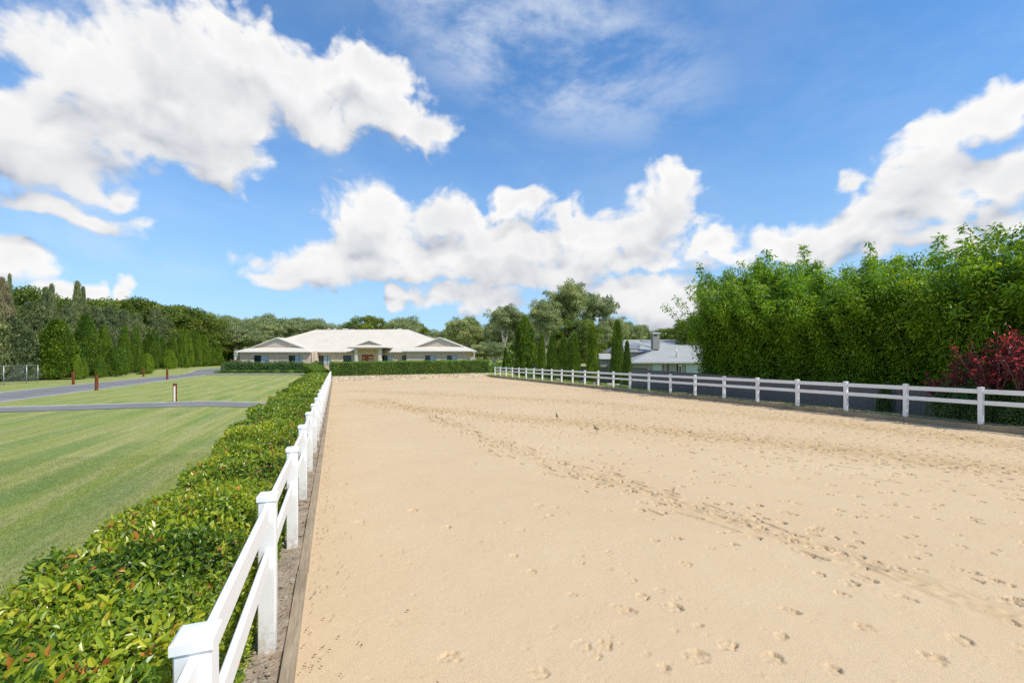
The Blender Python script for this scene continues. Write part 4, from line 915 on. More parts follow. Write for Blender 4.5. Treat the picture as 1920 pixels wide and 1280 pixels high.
# ------------------------------------------------------------------ neighbour's house, right
def neighbour():
    d0 = 52.0; zb = -.9; base = W(1260, d0, zb); H = empty('grey_house', base, -TH); tag(H, 'grey metal-roofed house with chimney and solar panels behind the dark fence', 'house')
    cx0 = (1260-960)/F*d0
    def X(px, dd=0.0): return (px-960)/F*(d0+dd)-cx0
    def Z(py, dd=0.0): return ztop(py, d0+dd)-zb
    w = MB(); zt = Z(680.2); w.box(X(1188), X(1420), 0, .25, -.3, zt); w.box(X(1188), X(1188)+.25, .251, 9, -.3, zt); w.box(X(1420)-.25, X(1420), .251, 9, -.3, zt)
    w.box(X(1168, 5), X(1420, 5), 5.3, 5.5, zt+.01, Z(660, 5)); w.box(X(1168, 5), X(1188)-.01, 5.3, 14, -.3, Z(664, 5)-.01)
    w.build('wall', M['render_grey'], H)
    for (a, b) in ((1223.5, 1240.5), (1286, 1309), (1322, 1343), (1360, 1380)):
        MB().box(X(a), X(b), -.05, -.003, .2, zt-.12).build('pale_wall_panel', M['aqua'], H)
    for (a, b) in ((1242.5, 1243.6), (1251.5, 1253.5), (1269, 1271.5)): MB().box(X(a), X(b), -.03, -.002, .3, zt-.15).build('dark_slot', M['darkslot'], H)
    f = MB().box(X(1272.2), X(1277.5), -.06, -.004, .9, zt-.2).build('window', M['white'], H); MB().box(X(1273), X(1276.7), -.08, -.061, 1.45, zt-.35).build('pane', M['dark_glass'], f)
    # lower roof, hipped to the left
    ez = Z(678.8, -.5); rz = Z(653, 5.0); r = MB(); x0 = X(1184, -.5); x1 = X(1440, -.5)
    r.add([(x0, -.5, ez), (x1, -.5, ez), (x1, 5.2, rz), (X(1233, 5), 5.2, rz), (x0, 9, ez)], [(0, 1, 2, 3), (0, 3, 4)]); r.box(x0, x1, -.56, -.504, ez-.14, ez+.01); r.box(x0-.05, x0-.003, -.5, 8, ez-.14, ez+.01)
    r.build('lower_roof', M['roofg'], H)
    ez2 = Z(657.8, 5); rz2 = Z(636.5, 11.5); r = MB(); a = X(1166, 5); b = X(1450, 5)
    r.add([(a, 5, ez2), (X(1234, 5), 5, ez2), (X(1236, 5.3), 5.3, rz), (b, 5.3, rz), (b+.3, 12, rz2), (X(1172, 11.5), 12, rz2), (a, 18, ez2)], [(0, 1, 2, 3, 4, 5), (0, 5, 6)]); r.box(a, X(1230, 5), 4.93, 4.996, ez2-.15, ez2+.01)
    r.build('upper_roof', M['roofg'], H)
    # chimney
    c = empty('chimney', (0, 0, 0)); c.parent = H; c.name = 'chimney'
    MB().box(X(1221, 5), X(1233, 5), 4.2, 5.1, Z(655, 5), Z(626, 5)).build('shaft', M['render_grey'], c); MB().box(X(1219.8, 5), X(1234, 5), 4.12, 5.18, Z(626, 5)+.003, Z(624.3, 5)).build('chimney_cap', M['white'], c)
    for px in (1228.3, 1231.2): MB().box(X(px, 4.1)-.08, X(px, 4.1)+.08, 4.17, 4.198, Z(630.5, 5), Z(628, 5)).build('flue_opening', M['darkslot'], c)
    # solar panels lie on the upper roof plane (4-6 cm proud)
    sl = (rz2-ez2)/7.0
    def panel(pxa, pxb, ya, yb):
        xa, xb = X(pxa, ya), X(pxb, ya); vs = []
        for dz in (.10, .15):
            for (x, y) in ((xa, ya), (xb, ya), (xb, yb), (xa, yb)): vs.append((x, y, ez2+(y-5)*sl+dz))
        MB().add(vs, [(3, 2, 1, 0), (4, 5, 6, 7), (0, 1, 5, 4), (1, 2, 6, 5), (2, 3, 7, 6), (3, 0, 4, 7)]).build('solar_panel', M['solar'], H)
    for k in range(4): panel(1178+k*5.6, 1183+k*5.6, 5.6, 7.1); panel(1180+k*5.6, 1185+k*5.6, 7.2, 8.8)
    for k in range(5): panel(1206+k*8.5, 1214+k*8.5, 9.6, 11.2)
    for k in range(6): panel(1262+k*7.5, 1269+k*7.5, 7.0, 9.6)
    MB().tube([(X(1268, 1.2), 1.2, ez+.3), (X(1268, 1.2), 1.2, ez+1.6)], .06, 8).build('vent_pipe', M['steel'], H)
    b2 = W(1131, 60, -.6); S = empty('garden_shed', b2, -TH); tag(S, 'low shed with a pale metal roof between two cypresses, left of the grey house', 'shed')
    m = MB(); m.box(-1.6, 1.6, 0, 3, 0, ztop(672, 60)+.6); m.build('wall', M['render_grey'], S)
    zz = ztop(673, 60)+.6; z2 = ztop(662.5, 62)+.6; m = MB(); m.add([(-1.8, -.3, zz), (1.8, -.3, zz), (1.8, 1.6, z2), (-1.8, 1.6, z2), (1.8, 3.3, zz), (-1.8, 3.3, zz)], [(0, 1, 2, 3), (3, 2, 4, 5)]); m.add([(-1.7, -.25, zz), (-1.7, 1.6, z2-.02), (-1.7, 3.2, zz), (1.7, -.25, zz), (1.7, 1.6, z2-.02), (1.7, 3.2, zz)], [(0, 2, 1), (3, 4, 5)]); m.build('roof', M['roofg'], S)
neighbour()

# ------------------------------------------------------------------ dark steel boundary fence, right
def steel_fence(X0, y0, y1, lab):
    o = empty('steel_sheet_fence', (X0, y0, 0)); tag(o, lab, 'fence')
    per = .20; w = int((y1-y0)/.05); bay = 2.35; nb = int((y1-y0)/bay)
    top = lambda y: 1.12+.36*float(ss(12, 31, y))
    for b in range(nb):
        a0 = b*bay+.03; a1 = (b+1)*bay-.03; n = 48; vs = []; 
        for i in range(n+1):
            y = a0+(a1-a0)*i/n; ph = (y/per) % 1; dx = 0 if ph < .35 else (.022 if .45 < ph < .9 else .011)
            tz = top(y0+y)-.03; vs += [(dx, y, -.1), (dx, y, tz)]
        MB().add(vs, [(2*i, 2*i+1, 2*i+3, 2*i+2) for i in range(n)]).build('sheet_panel', M['cbond'], o)
        mb = MB(); mb.box(-.03, .05, b*bay-.028, b*bay+.028, -.1, top(y0+b*bay)+.02); mb.build('post', M['cbond'], o)
        z0, z1 = top(y0+a0), top(y0+a1); m = MB(); m.add([(-.025, a0, z0-.035), (.045, a0, z0-.035), (.045, a0, z0+.01), (-.025, a0, z0+.01), (-.025, a1, z1-.035), (.045, a1, z1-.035), (.045, a1, z1+.01), (-.025, a1, z1+.01)],
              [(0, 1, 5, 4), (1, 2, 6, 5), (2, 3, 7, 6), (3, 0, 4, 7), (0, 3, 2, 1), (4, 5, 6, 7)]); m.build('top_rail', M['cbond'], o)
steel_fence(22.15, -2.0, 31.0, 'dark grey ribbed steel fence along the right side, under the bamboo')
steel_fence(25.8, 33.5, 66.0, 'dark steel fence glimpsed between the slim cypresses, farther back than the near one')

# ------------------------------------------------------------------ trees
def blob_core(lv, cx, cy, cz, rx, ry, rz, mi, seed=0, n=10, m=7):
    V = []; 
    for j in range(m+1):
        ph = math.pi*j/m
        for k in range(n):
            a = 2*math.pi*k/n; q = .85+.25*math.sin(k*2.3+j*1.7+seed); V.append((cx+rx*q*math.sin(ph)*math.cos(a), cy+ry*q*math.sin(ph)*math.sin(a), cz+rz*math.cos(ph)))
    Fq = np.array([(j*n+k, (j+1)*n+k, (j+1)*n+(k+1) % n, j*n+(k+1) % n) for j in range(m) for k in range(n)])
    lv.raw(np.array(V), Fq, .35, mi)
def cypress_crown(h, r, n, leaf, mat, shape='spire', seed=0, rough=.14, core=.72, bare=0.02):
    lv = Leaves(); t = rng.random(n)**.85; a = rng.random(n)*2*math.pi
    def prof(t):
        if shape == 'spire': return np.minimum(1, (t/.16+.25)**.6)*np.clip(1-t, 0, 1)**.62*1.02
        if shape == 'column': return np.minimum(1, (t/.12+.45)**.5)*np.clip(1-t**1.7, 0, 1)**.80
        if shape == 'dome': return np.minimum(1, (t/.25+.55)**.6)*np.sqrt(np.clip(1-t**2.0, 0, 1))
        return np.minimum(1, (t/.2+.3)**.6)*np.clip(1-t, 0, 1)**.8
    lob = 1+rough*np.sin(a*3+seed+t*4)+rough*(vnoise(a*2.2, t*h*1.1, 1.0, 40+seed)-.5)*2.4+rough*.8*(vnoise(a*5, t*h*2.2, 1.0, 60+seed)-.5)*2
    R = r*prof(t)*lob; dep = 1-rng.exponential(.06, n); R = R*np.clip(dep, .5, 1)+rng.exponential(leaf*.35, n)
    out = np.stack([np.cos(a), np.sin(a), np.zeros(n)], 1); P = out*R[:, None]; P[:, 2] = bare*h+t*h*(1-bare)
    T = out*.45+np.array([[0, 0, 1.]])+rng.normal(size=(n, 3))*.35; Nn = out+rng.normal(size=(n, 3))*.5
    L = leaf*rng.uniform(.6, 1.3, n); lv.add(P, Nn, T, L, L*.45, np.clip(rng.random(n)*.75+.5*(vnoise(a*2, t*h, .8, 80+seed)-.35), 0, 1), six=False, fold=.15)
    V = []; m = 14; q = 12
    for j in range(m+1):
        tt = j/m
        for k in range(q):
            aa = 2*math.pi*k/q; rr = r*core*float(prof(np.array(tt)))*(1+rough*math.sin(aa*3+seed+tt*4)); V.append((rr*math.cos(aa), rr*math.sin(aa), bare*h+.05+tt*h*.93*(1-bare)))
    lv.raw(np.array(V), np.array([(j*q+k, j*q+(k+1) % q, (j+1)*q+(k+1) % q, (j+1)*q+k) for j in range(m) for k in range(q)]), .35)
    return lv
def make_conifer(name, h, r, n, leaf, mat, shape, seed, **kw):
    o = empty(name); cypress_crown(h, r, n, leaf, mat, shape, seed, **kw).build('crown', M[mat], o)
    MB().tube([(0, 0, -.3), (0, 0, h*.5)], [.05+r*.07, .03], 7).build('trunk', M['bark'], o); return o
used = set()
def place(proto, loc, sc=(1, 1, 1), rz=0.0, label=None, cat=None, group=None):
    o = proto if proto.name not in used else copy_tree(proto)
    used.add(o.name if o is proto else proto.name)
    for k in ('label', 'category', 'group'):
        if k in o: del o[k]
    o.location = loc; o.scale = sc; o.rotation_euler = (0, 0, rz); tag(o, label, cat, group); return o

# cypress row by the driveway
cyA = make_conifer('cypress_tree', 6.5, 1.5, 15000, .22, 'cyp', 'column', 1)
cyB = make_conifer('cypress_tree', 6.0, 1.15, 12000, .20, 'cyp', 'spire', 4)
cyC = make_conifer('cypress_tree', 5.4, .80, 10000, .15, 'cyp', 'spire', 7, rough=.10)
cyD = make_conifer('cypress_tree', 5.4, .85, 10000, .15, 'cyp', 'spire', 9, rough=.12)
cyL = make_conifer('golden_cypress', 5.0, 1.1, 9000, .20, 'lime', 'spire', 3)
rowL = [(108,601,33,'A'),(160,592,22,'A'),(195,612,14,'A'),(234,612,11,'A'),(255,614,10,'A'),(279,627,14,'B'),(293,627,9,'A'),(305,632,9,'B'),(323,627,10,'A'),(340,620,10,'A'),(352,620,10,'B'),(364,620,9,'A'),(372,624,6,'A'),(382,629,11,'L'),
        (393,626,9,'A'),(404,633,12,'L'),(415,633,8,'A'),(425,627,8,'B'),(432,632,6,'B')]
xs_row = []
for i, (px, ty, hw, k) in enumerate(rowL):
    X = -29.0-.05*i; hw = hw*1.05; Y = colY(px, X); d = depth(X, Y); z = zg(X, Y); H = ztop(ty, d)-z; R = hw*d/F
    pr = {'A': cyA, 'B': cyB, 'L': cyL}[k]; b = {'A': (1.5, 6.5), 'B': (1.15, 6.0), 'L': (1.1, 5.0)}[k]
    kind = 'golden-green' if k == 'L' else 'dark green'
    lab = f'{kind} narrow cypress in the row by the driveway, {ORD[i]} from the left'
    if i == 0: lab = 'broadest dark green cypress, at the left end of the row beside the driveway'
    place(pr, (X, Y, z), (R/b[0]*.95, R/b[0]*.95, H/b[1]), i*1.3, lab, 'cypress', 'cypresses in a row beside the driveway')
# lime rounded shrubs between them
shr = make_conifer('rounded_shrub', 2.6, 1.2, 5000, .18, 'lime', 'dome', 5)
for i, (px, ty, by, hw) in enumerate([(145,668,703,7),(156,672,704,7),(187,670,702,9),(217,652,694,17),(268,669,692,6),(276,664,693,10),(318,658,688,10),(350,668,687,5),(445,655,0,6)]):
    if by == 0: continue
    X = -26.9; Y = colY(px, X); d = depth(X, Y); z = zg(X, Y); H = ztop(ty, d)-z; R = hw*d/F
    place(shr, (X, Y, z), (R/1.2, R/1.2, H/2.6), i, f'rounded lime-green shrub at the foot of the cypress row, {ORD[i]} from the left', 'shrub', 'lime shrubs at the foot of the cypress row')
# large old conifers behind
olA = make_conifer('old_conifer', 11, 2.6, 14000, .42, 'cypd', 'spire2', 2, rough=.3, core=.6)
olB = make_conifer('old_conifer', 11, 2.8, 14000, .42, 'cypd', 'column', 6, rough=.34, core=.6)
olP = make_conifer('browned_conifer', 11, 3.0, 14000, .42, 'cypb', 'spire2', 8, rough=.3, core=.6)
old = [(-48,505,36,-33,'B'),(3,526,24,-32.5,'P'),(18,519,8,-35.5,'A'),(22,600,36,-31.5,'B'),(62,570,34,-33,'B'),(86,543,15,-37,'A'),(97,537,11,-36,'A'),(128,575,22,-34,'B'),(145,532,13,-37,'A'),(156,542,10,-36.5,'A'),(178,578,24,-34.5,'B'),
       (205,578,22,-36,'B'),(232,584,20,-35,'B'),(255,590,18,-35,'B'),(292,580,20,-36,'B'),(310,588,18,-35,'B'),(-90,540,50,-31,'B')]
for i, (px, ty, hw, X, k) in enumerate(old):
    Y = colY(px, X); d = depth(X, Y); z = zg(X, Y); H = ztop(ty, d)-z; R = hw*d/F; pr, b = {'A': (olA, 2.6), 'B': (olB, 2.8), 'P': (olP, 3.0)}[k]
    j = sum(1 for q in old[:i] if q[0] > -30 and q[0] < px)+sum(1 for q in old[i+1:] if q[0] > -30 and q[0] < px)
    lab = {'A': 'tall pointed grey-green conifer behind the cypresses, ', 'B': 'shaggy grey-green conifer behind the cypresses, ', 'P': 'large browned conifer behind the cypresses, '}[k]
    lab += (ORD[j]+' big conifer from the left') if px > -30 else ('outermost to the left' if px == -90 else 'beside the left picture edge')
    place(pr, (X, Y, z), (R/b, R/b, H/11), i*1.7, lab, 'conifer', 'old conifers behind the cypress row')
# right-hand cypresses behind the white fence
for i, (px, ty, hw) in enumerate([(948,652,5),(981,664,4),(1016,627,8.5),(1036,629,11),(1057,630,10),(1076,627,12),(1111,614,11.5),(1157,603,13),(1176,640,8)]):
    X = 23.2 if i > 1 else 22.9; Y = colY(px, X); Y = min(Y, 66); d = depth(X, Y); z = zg(X, Y); H = ztop(ty, d)-z; R = hw*d/F
    lab = f'slim green cypress behind the right white fence, {ORD[i]} from the left' if px != 1157 else 'tallest slim cypress behind the right white fence, just left of the grey house'
    place(cyC if i % 2 else cyD, (X, Y, z), (R/.78, R/.78, H/5.4), i*2.1, lab, 'cypress', 'slim cypresses behind the right fence')

def tree_clusters(cl, per, leaf, seed, up=.25, six=False, flat=.75, droop=0.0):
    """cl: rows (x,y,z,r)"""
    lv = Leaves()
    for (x, y, z, r) in cl:
        tv = rng.normal(0, .16); n = int(per*(r**1.6)); dr = rdir(n); dr[:, 2] = np.where(dr[:, 2] < -.35, -dr[:, 2]*.6, dr[:, 2])
        q = dr*(r*np.clip(1-rng.exponential(.22, n), .1, 1.05))[:, None]*np.array([[1, 1, flat]]); q = q*(1+.3*(vnoise(q[:, 0]*2+x, q[:, 1]*2+q[:, 2]*1.7+y, r, seed)[:, None]-.5))
        P = q+[[x, y, z]]; Nn = dr+rng.normal(size=(n, 3))*.5+[[0, 0, up]]; T = rdir(n)+dr*.5+[[0, 0, -droop]]
        L = leaf*rng.uniform(.6, 1.3, n); lv.add(P, Nn, T, L, L*.55, np.clip(rng.random(n)*.7+.12+tv, 0, 1), six=six, fold=.2)
    return lv
def make_gum(h, spread, seed, mat='gum', leaf=.32, per=120, low=.38, bark='gumbark', dense=1.0, cr=(.8, 1.5)):
    r = random.Random(seed); o = empty('gum_tree' if mat == 'gum' else 'broadleaf_tree'); mb = MB(); cl = []
    def grow(p, d, L, rad, lev):
        pts = [p]; q = p.copy(); dd = d.copy(); n = 4
        for i in range(n): dd = (dd+Vector((r.uniform(-.16, .16), r.uniform(-.16, .16), r.uniform(-.04, .12)))).normalized(); q = q+dd*(L/n); pts.append(q.copy())
        mb.tube(pts, [rad*(1-.42*i/n) for i in range(n+1)], 6 if lev else 9, cap=False)
        if lev == 1:
            for _ in range(3): m_ = pts[r.choice((2, 3, 4))]; cl.append((m_.x+r.uniform(-1, 1)*h/16, m_.y+r.uniform(-1, 1)*h/16, m_.z+r.uniform(-.3, .9)*h/16, r.uniform(*cr)*h/26))
        if lev >= 2: 
            cl.append((q.x, q.y, q.z, r.uniform(*cr)*h/24))
            for _ in range(5 if dense > .5 else 3): u_ = rdir(1)[0]*r.uniform(.8, 1.9)*h/14; cl.append((q.x+u_[0], q.y+u_[1], q.z+abs(u_[2])*.9-.2, r.uniform(*cr)*h/31))
            if r.random() < .7*dense: m_ = pts[2]; cl.append((m_.x, m_.y, m_.z+.2, r.uniform(*cr)*.8*h/20))
        if lev < 3:
            k = (r.choice((3, 4)) if lev == 0 else r.choice((2, 3)))
            a0 = r.random()*6.28
            for j in range(k):
                a = a0+j*6.28/k+r.uniform(-.4, .4); t = r.uniform(.55, 1.0) if lev else r.uniform(.7, 1); s = pts[max(1, min(n, int(t*n)))]
                sp = spread*r.uniform(.6, 1.25)*(1 if lev else .8); nd = Vector((math.cos(a)*sp, math.sin(a)*sp, 1*r.uniform(.35, 1.3))); nd = (nd.normalized()*.8+dd*.45).normalized()
                grow(s, nd, L*r.uniform(.50, .72)*(1.0 if lev else .95), rad*.52, lev+1)
    grow(Vector((0, 0, -.3)), Vector((r.uniform(-.08, .08), r.uniform(-.08, .08), 1)).normalized(), h*low, h*.021, 0)
    mx = max(c[2]+c[3]*.7 for c in cl); k = h/mx
    s = Matrix.Diagonal((k, k, k, 1)); mb.v = [tuple(s@Vector(v)) for v in mb.v]; cl = [tuple(c*k for c in q) for q in cl]
    mb.build('trunk', M[bark], o); tree_clusters(cl, per, leaf, seed).build('crown', M[mat], o); o['h'] = h; return o
def make_broad(h, w, seed, mat='broad', leaf=.30, n=64, per=230, base=.18, bark='bark'):
    r = random.Random(seed); o = empty('broadleaf_tree'); cl = []
    for i in range(n):
        a = r.random()*6.28; t = r.random(); zz = base*h+(h*(1-base))*(.12+.80*t); R = w*math.sqrt(max(0, 1-((t-.42)/.62)**2))*r.uniform(.45, .95)
        cl.append((R*math.cos(a), R*math.sin(a), zz, h*r.uniform(.06, .12)))
    cl.append((0, 0, h*.9, h*.12))
    mb = MB(); mb.tube([(0, 0, -.3), (.1, 0, h*.3), (0, .1, h*.6)], [h*.028, h*.02, h*.01], 8)
    for c in cl[::4]: mb.tube([(0, 0, h*.25), (c[0]*.5, c[1]*.5, (h*.3+c[2])/2), c[:3]], [h*.012, h*.008, h*.004], 5)
    mb.build('trunk', M[bark], o); lv = tree_clusters(cl, per, leaf, seed, flat=.85); blob_core(lv, 0, 0, h*.55, w*.5, w*.5, h*.3, 0, seed); lv.build('crown', M[mat], o); o['h'] = h; return o
g1 = make_gum(16, .62, 5, low=.30); g2 = make_gum(16, .52, 12, low=.32); g3 = make_gum(14, .66, 23, low=.24, cr=(.9, 1.6)); g4 = make_gum(14, .55, 31, low=.20, cr=(1.0, 1.7))
b1 = make_broad(11, 4.6, 2); b2 = make_broad(11, 5.2, 8, n=74); b3 = make_broad(10, 3.6, 14, leaf=.30)
for o in (g1, g2, g3, g4, b1, b2, b3):
    if 'h' in o: o['h0'] = float(o['h']); 
Hh = {g1.name: 16, g2.name: 16, g3.name: 14, g4.name: 14, b1.name: 11, b2.name: 11, b3.name: 10}
for o in (g1, g2, g3, g4, b1, b2, b3):
    for k in ('h', 'h0'):
        if k in o: del o[k]
def tree(pr, px, ty, d, wid, label, cat='tree', group=None, rz=None, base=None):
    """wid: crown half-width in picture pixels relative to natural; None keeps proportions"""
    p = W(px, d); z = zg(p[0], p[1]) if base is None else base; H = ztop(ty, d)-z; s = H/Hh[pr.name]
    place(pr, (p[0], p[1], z), (s*wid, s*wid, s), px*.37 if rz is None else rz, label, cat, group)
# broadleaf mass behind the left conifers
for i, (px, ty, d, w) in enumerate([(25,537,78,1.1),(52,545,84,1.1),(112,562,84,1.2),(170,560,92,1.2),(205,566,96,1.25),(240,563,100,1.3),(275,562,104,1.3),(305,572,108,1.2),(335,572,112,1.25),(358,582,118,1.2),(380,592,124,1.1),(398,606,126,1.0)]):
    tree([b1, b2][i % 2], px, ty, d, w, f'large dark green broadleaf tree behind the conifers on the left, {ORD[i]} from the left', 'tree', 'broadleaf trees behind the conifers')
# skyline behind the house
sky_l = [(425,589,150,.9,g3,'open-crowned gum standing above the left skyline, left of the house'),(448,592,152,.8,g1,'thin gum with a lacy crown, second tree left of the house roof'),(418,612,135,1.1,g4,None),(445,612,130,1.2,g3,None),(470,606,128,1.2,g4,None),(495,598,132,1.1,g3,None),
         (508,586,140,1.0,g4,'dark gum whose crown tops the skyline above the left gable'),(528,594,138,1.1,g3,None),(552,594,145,1.2,g4,None),(575,594,146,1.2,g3,None),(598,598,150,1.2,g4,None),(620,607,160,1.3,g3,None),(645,609,165,1.3,g4,None),
         (690,592,140,1.05,b2,'rounded tree rising over the middle of the cream roof'),(672,606,170,1.2,g4,None),(715,604,150,1.0,g3,None),(758,592,138,1.0,g3,'spreading tree rising over the right half of the cream roof'),(740,602,150,1.0,g4,None),(780,604,145,1.0,b1,None),(800,616,150,1.2,g4,None),(822,618,160,1.3,g3,None),(845,614,150,1.2,g4,None),
         (868,602,138,1.2,g3,None),(884,591,120,1.0,g4,'grey-green gum just right of the house roof'),(905,608,124,1.0,g3,None),(925,592,112,.9,g4,None),(945,570,104,.85,g1,'tall gum left of the dark spreading conifer'),(968,574,106,.8,g2,None),(905,640,90,1.2,g4,None),(930,640,84,1.1,g3,None)]
for i, (px, ty, d, w, pr, lab) in enumerate(sky_l):
    tree(pr, px, ty, d, w, lab or f'grey-green tree on the skyline beyond the house, {ORD[sum(1 for q in sky_l[:i] if q[0] <= px)+sum(1 for q in sky_l[i+1:] if q[0] < px)]} from the left', 'tree', 'trees on the skyline beyond the house')
for i, (px, ty, d, w, pr, lab) in enumerate([(1078,527,92,.80,g1,'tallest gum, with pale limbs, rising behind the right-hand cypresses'),(1108,530,94,.78,g2,'tall gum with pale limbs, right half of the highest crown'),(1040,545,90,.75,g2,'gum with pale limbs, left of the tallest one'),(1018,560,88,.62,g3,'smaller gum behind the dark spreading conifer'),
                          (1085,598,70,.95,b2,'bright green bushy tree behind the slim cypresses'),(1060,612,72,.9,b1,'green bushy tree between the second and third slim cypresses'),(1135,600,90,.8,g4,'low gum right of the tallest gum'),(1150,592,98,.8,g3,'spreading gum whose crown shows just left of the tallest cypress'),(1175,602,110,1.0,g4,'grey-green gum over the roof of the grey house, on its left'),(1195,610,120,1.0,b1,'rounded tree over the grey house, left of its chimney'),
                          (1222,619,125,1.3,g4,'distant tree right behind the chimney'),(1250,615,110,1.1,b2,'broad green tree right of the chimney'),(1275,612,95,1.0,b1,'green tree beyond the right end of the grey roof'),(1300,590,62,.9,b3,'bright green tree leaning out left of the bamboo'),(1325,600,70,1.0,b2,'green tree half hidden behind the left end of the bamboo'),
                          (1005,600,110,1.0,g4,'grey-green gum behind the dark spreading conifer, low on the skyline'),(1120,640,72,.8,b3,'low leafy tree left of the tallest cypress'),(1160,630,86,.9,b2,'dark leafy tree behind the tallest cypress')]):
    tree(pr, px, ty, d, w, lab, 'tree', 'trees behind the right-hand cypresses')
# dark spreading conifer
sp = make_conifer('spreading_conifer', 7.2, 2.7, 12000, .38, 'cyp', 'spire2', 12, rough=.35, core=.5)
p = W(984, 66); place(sp, (p[0], p[1], zg(p[0], p[1])), ((26*66/F)/2.7,)*2+((ztop(597, 66)-zg(p[0], p[1]))/7.2,), .5, 'dark green spreading conifer with tiered branches at the far right corner of the sand', 'conifer')
# far wood that closes the view
def far_wood():
    lv = Leaves(); r = np.random.default_rng(77)
    for ring_, n, hh in ((190, 120, 11), (240, 140, 14)):
        for i in range(n):
            a = math.radians(-75+150*i/n)+TH+r.normal(0, .01); d = ring_+r.uniform(-15, 15); x = math.sin(a)*d; y = math.cos(a)*d; h = hh*r.uniform(.75, 1.1)
            c = [(x+r.normal(0, 2.6), y+r.normal(0, 2.6), h*r.uniform(.25, .85), r.uniform(2.2, 3.6)) for _ in range(7)]
            for (cx, cy, cz, cr_) in c:
                m = 60; dr = rdir(m); P = dr*cr_*[[1, 1, .8]]+[[cx, cy, cz]]; L = r.uniform(.7, 1.5, m); lv.add(P, dr+rng.normal(size=(m, 3))*.4, rdir(m), L, L*.6, r.random(m)*.8, six=False)
    tag(lv.build('woodland', M['gum']), 'grey-green woodland closing the view beyond all the gardens', 'woodland', kind='stuff')
far_wood()

# ------------------------------------------------------------------ bamboo
def make_bamboo(h, seed, nc=34):
    r = np.random.default_rng(seed); o = empty('bamboo_clump'); lv = Leaves(); mb = MB()
    for c in range(nc):
        a = r.uniform(0, 6.28); q = math.sqrt(r.random()); x0, y0 = q*.75*math.cos(a), q*.75*math.sin(a); lean = .9+1.4*q; hh = h*r.uniform(.70, 1.0)*(1.0-.12*q)
        if c < 1: lean *= .35; hh = h*r.uniform(.95, 1.05)
        pts = []; dirx, diry = math.cos(a+r.normal(0, .5)), math.sin(a+r.normal(0, .5))
        for k in range(9):
            t = k/8; b = lean*(t**2.2); pts.append((x0+dirx*b, y0+diry*b, hh*t*(1-.05*t*lean)))
        if c % 5 == 0: mb.tube(pts, [.022*(1-.75*k/8) for k in range(9)], 5, cap=False)
        pts = np.array(pts); nn = 17 if c > 0 else 30
        for s in np.linspace(.06+.22*r.random(), 1.0, nn):
            i = min(int(s*8), 7); p = pts[i]+(pts[i+1]-pts[i])*(s*8-i); n = int(34*(.5+r.random())); sprd = (.36*(1-.35*s)+.10) if c > 0 else .40*(1-.55*s)
            dr = rdir(n); P = p+dr*(sprd*r.random((n, 1))**.6)*[[1, 1, .55]]; P[:, 2] -= .1
            T = dr*[[1, 1, .3]]+[[0, 0, -.45]]+rng.normal(size=(n, 3))*.35; L = r.uniform(.12, .24, n)
            lv.add(P, rdir(n)+[[0, 0, 1.1]]+dr*.3, T, L, L*.36, np.clip(r.random(n)*.6+.4*r.random()+.10*s-.08, 0, 1), six=False, fold=.1)  # tint rises up the culm: sunlit tops put into the leaf colour
    # drooping leafy side shoots in soft masses that hide the stems
    for q_ in range(84):
        a = r.uniform(0, 6.28); t = (q_+r.random())/84; R0 = (.72+.55*t)*(.85+.3*r.random())*(1-.5*float(ss(.78, 1, t))); c0 = np.array([math.cos(a)*R0, math.sin(a)*R0, .35+t*h*.84])
        n = int(r.uniform(70, 150)); sz = r.uniform(.28, .50); dr = rdir(n); dr[:, 2] = dr[:, 2]*.75; u = r.random((n, 1))**.45
        P = c0+dr*u*sz*[[1, 1, .9]]; P[:, 2] -= np.hypot(P[:, 0]-c0[0], P[:, 1]-c0[1])*.5; L = r.uniform(.11, .22, n); tv = r.normal(0, .16)
        out = np.array([[math.cos(a), math.sin(a), 0]])
        lv.add(P, dr*.5+[[0, 0, .9]]+out*.3+rng.normal(size=(n, 3))*.3, out*.5+dr*.5+[[0, 0, -.65]]+rng.normal(size=(n, 3))*.3, L, L*.34, np.clip(r.random(n)*.6+.15+tv, 0, 1), six=False, fold=.1)
    mb.build('stems', M['culm'], o); lv.build('foliage', M['bam'], o); return o
bm = [make_bamboo(8, 3), make_bamboo(8, 17), make_bamboo(8, 29)]
heights = lambda Y: 7.9-.5*float(ss(10, 13, Y)*(1-ss(17, 20, Y)))+.3*math.sin(Y*1.9)+1.7*float(ss(17, 24, Y))+.7*float(1-ss(8, 12, Y))
k = 0
for Y in np.arange(3.6, 25.2, 1.5):
    X = 24.7+.25*math.sin(Y*2.7); hh = heights(Y)+RND.uniform(-.5, .4)
    if 13.6 < Y < 14.8: hh += .9
    place(bm[k % 3], (X, Y+RND.uniform(-.2, .2), -.35), (1.0, 1.0, (hh+.35)/8), k*2.4, f'bamboo clump in the front row of the leafy screen, {ORD[k]} from the right', 'bamboo', 'bamboo clumps in the tall screen'); k += 1
nfront = k
for j, Y in enumerate(np.arange(2.6, 25.4, 1.9)):
    X = 26.8+.3*math.sin(Y*1.7); hh = heights(Y)+.5+RND.uniform(-.4, .5)
    place(bm[k % 3], (X, Y, -.6), (1.2, 1.2, (hh+.6)/8), k*1.7, f'bamboo clump in the back row of the leafy screen, {ORD[j]} from the right', 'bamboo', 'bamboo clumps in the tall screen'); k += 1

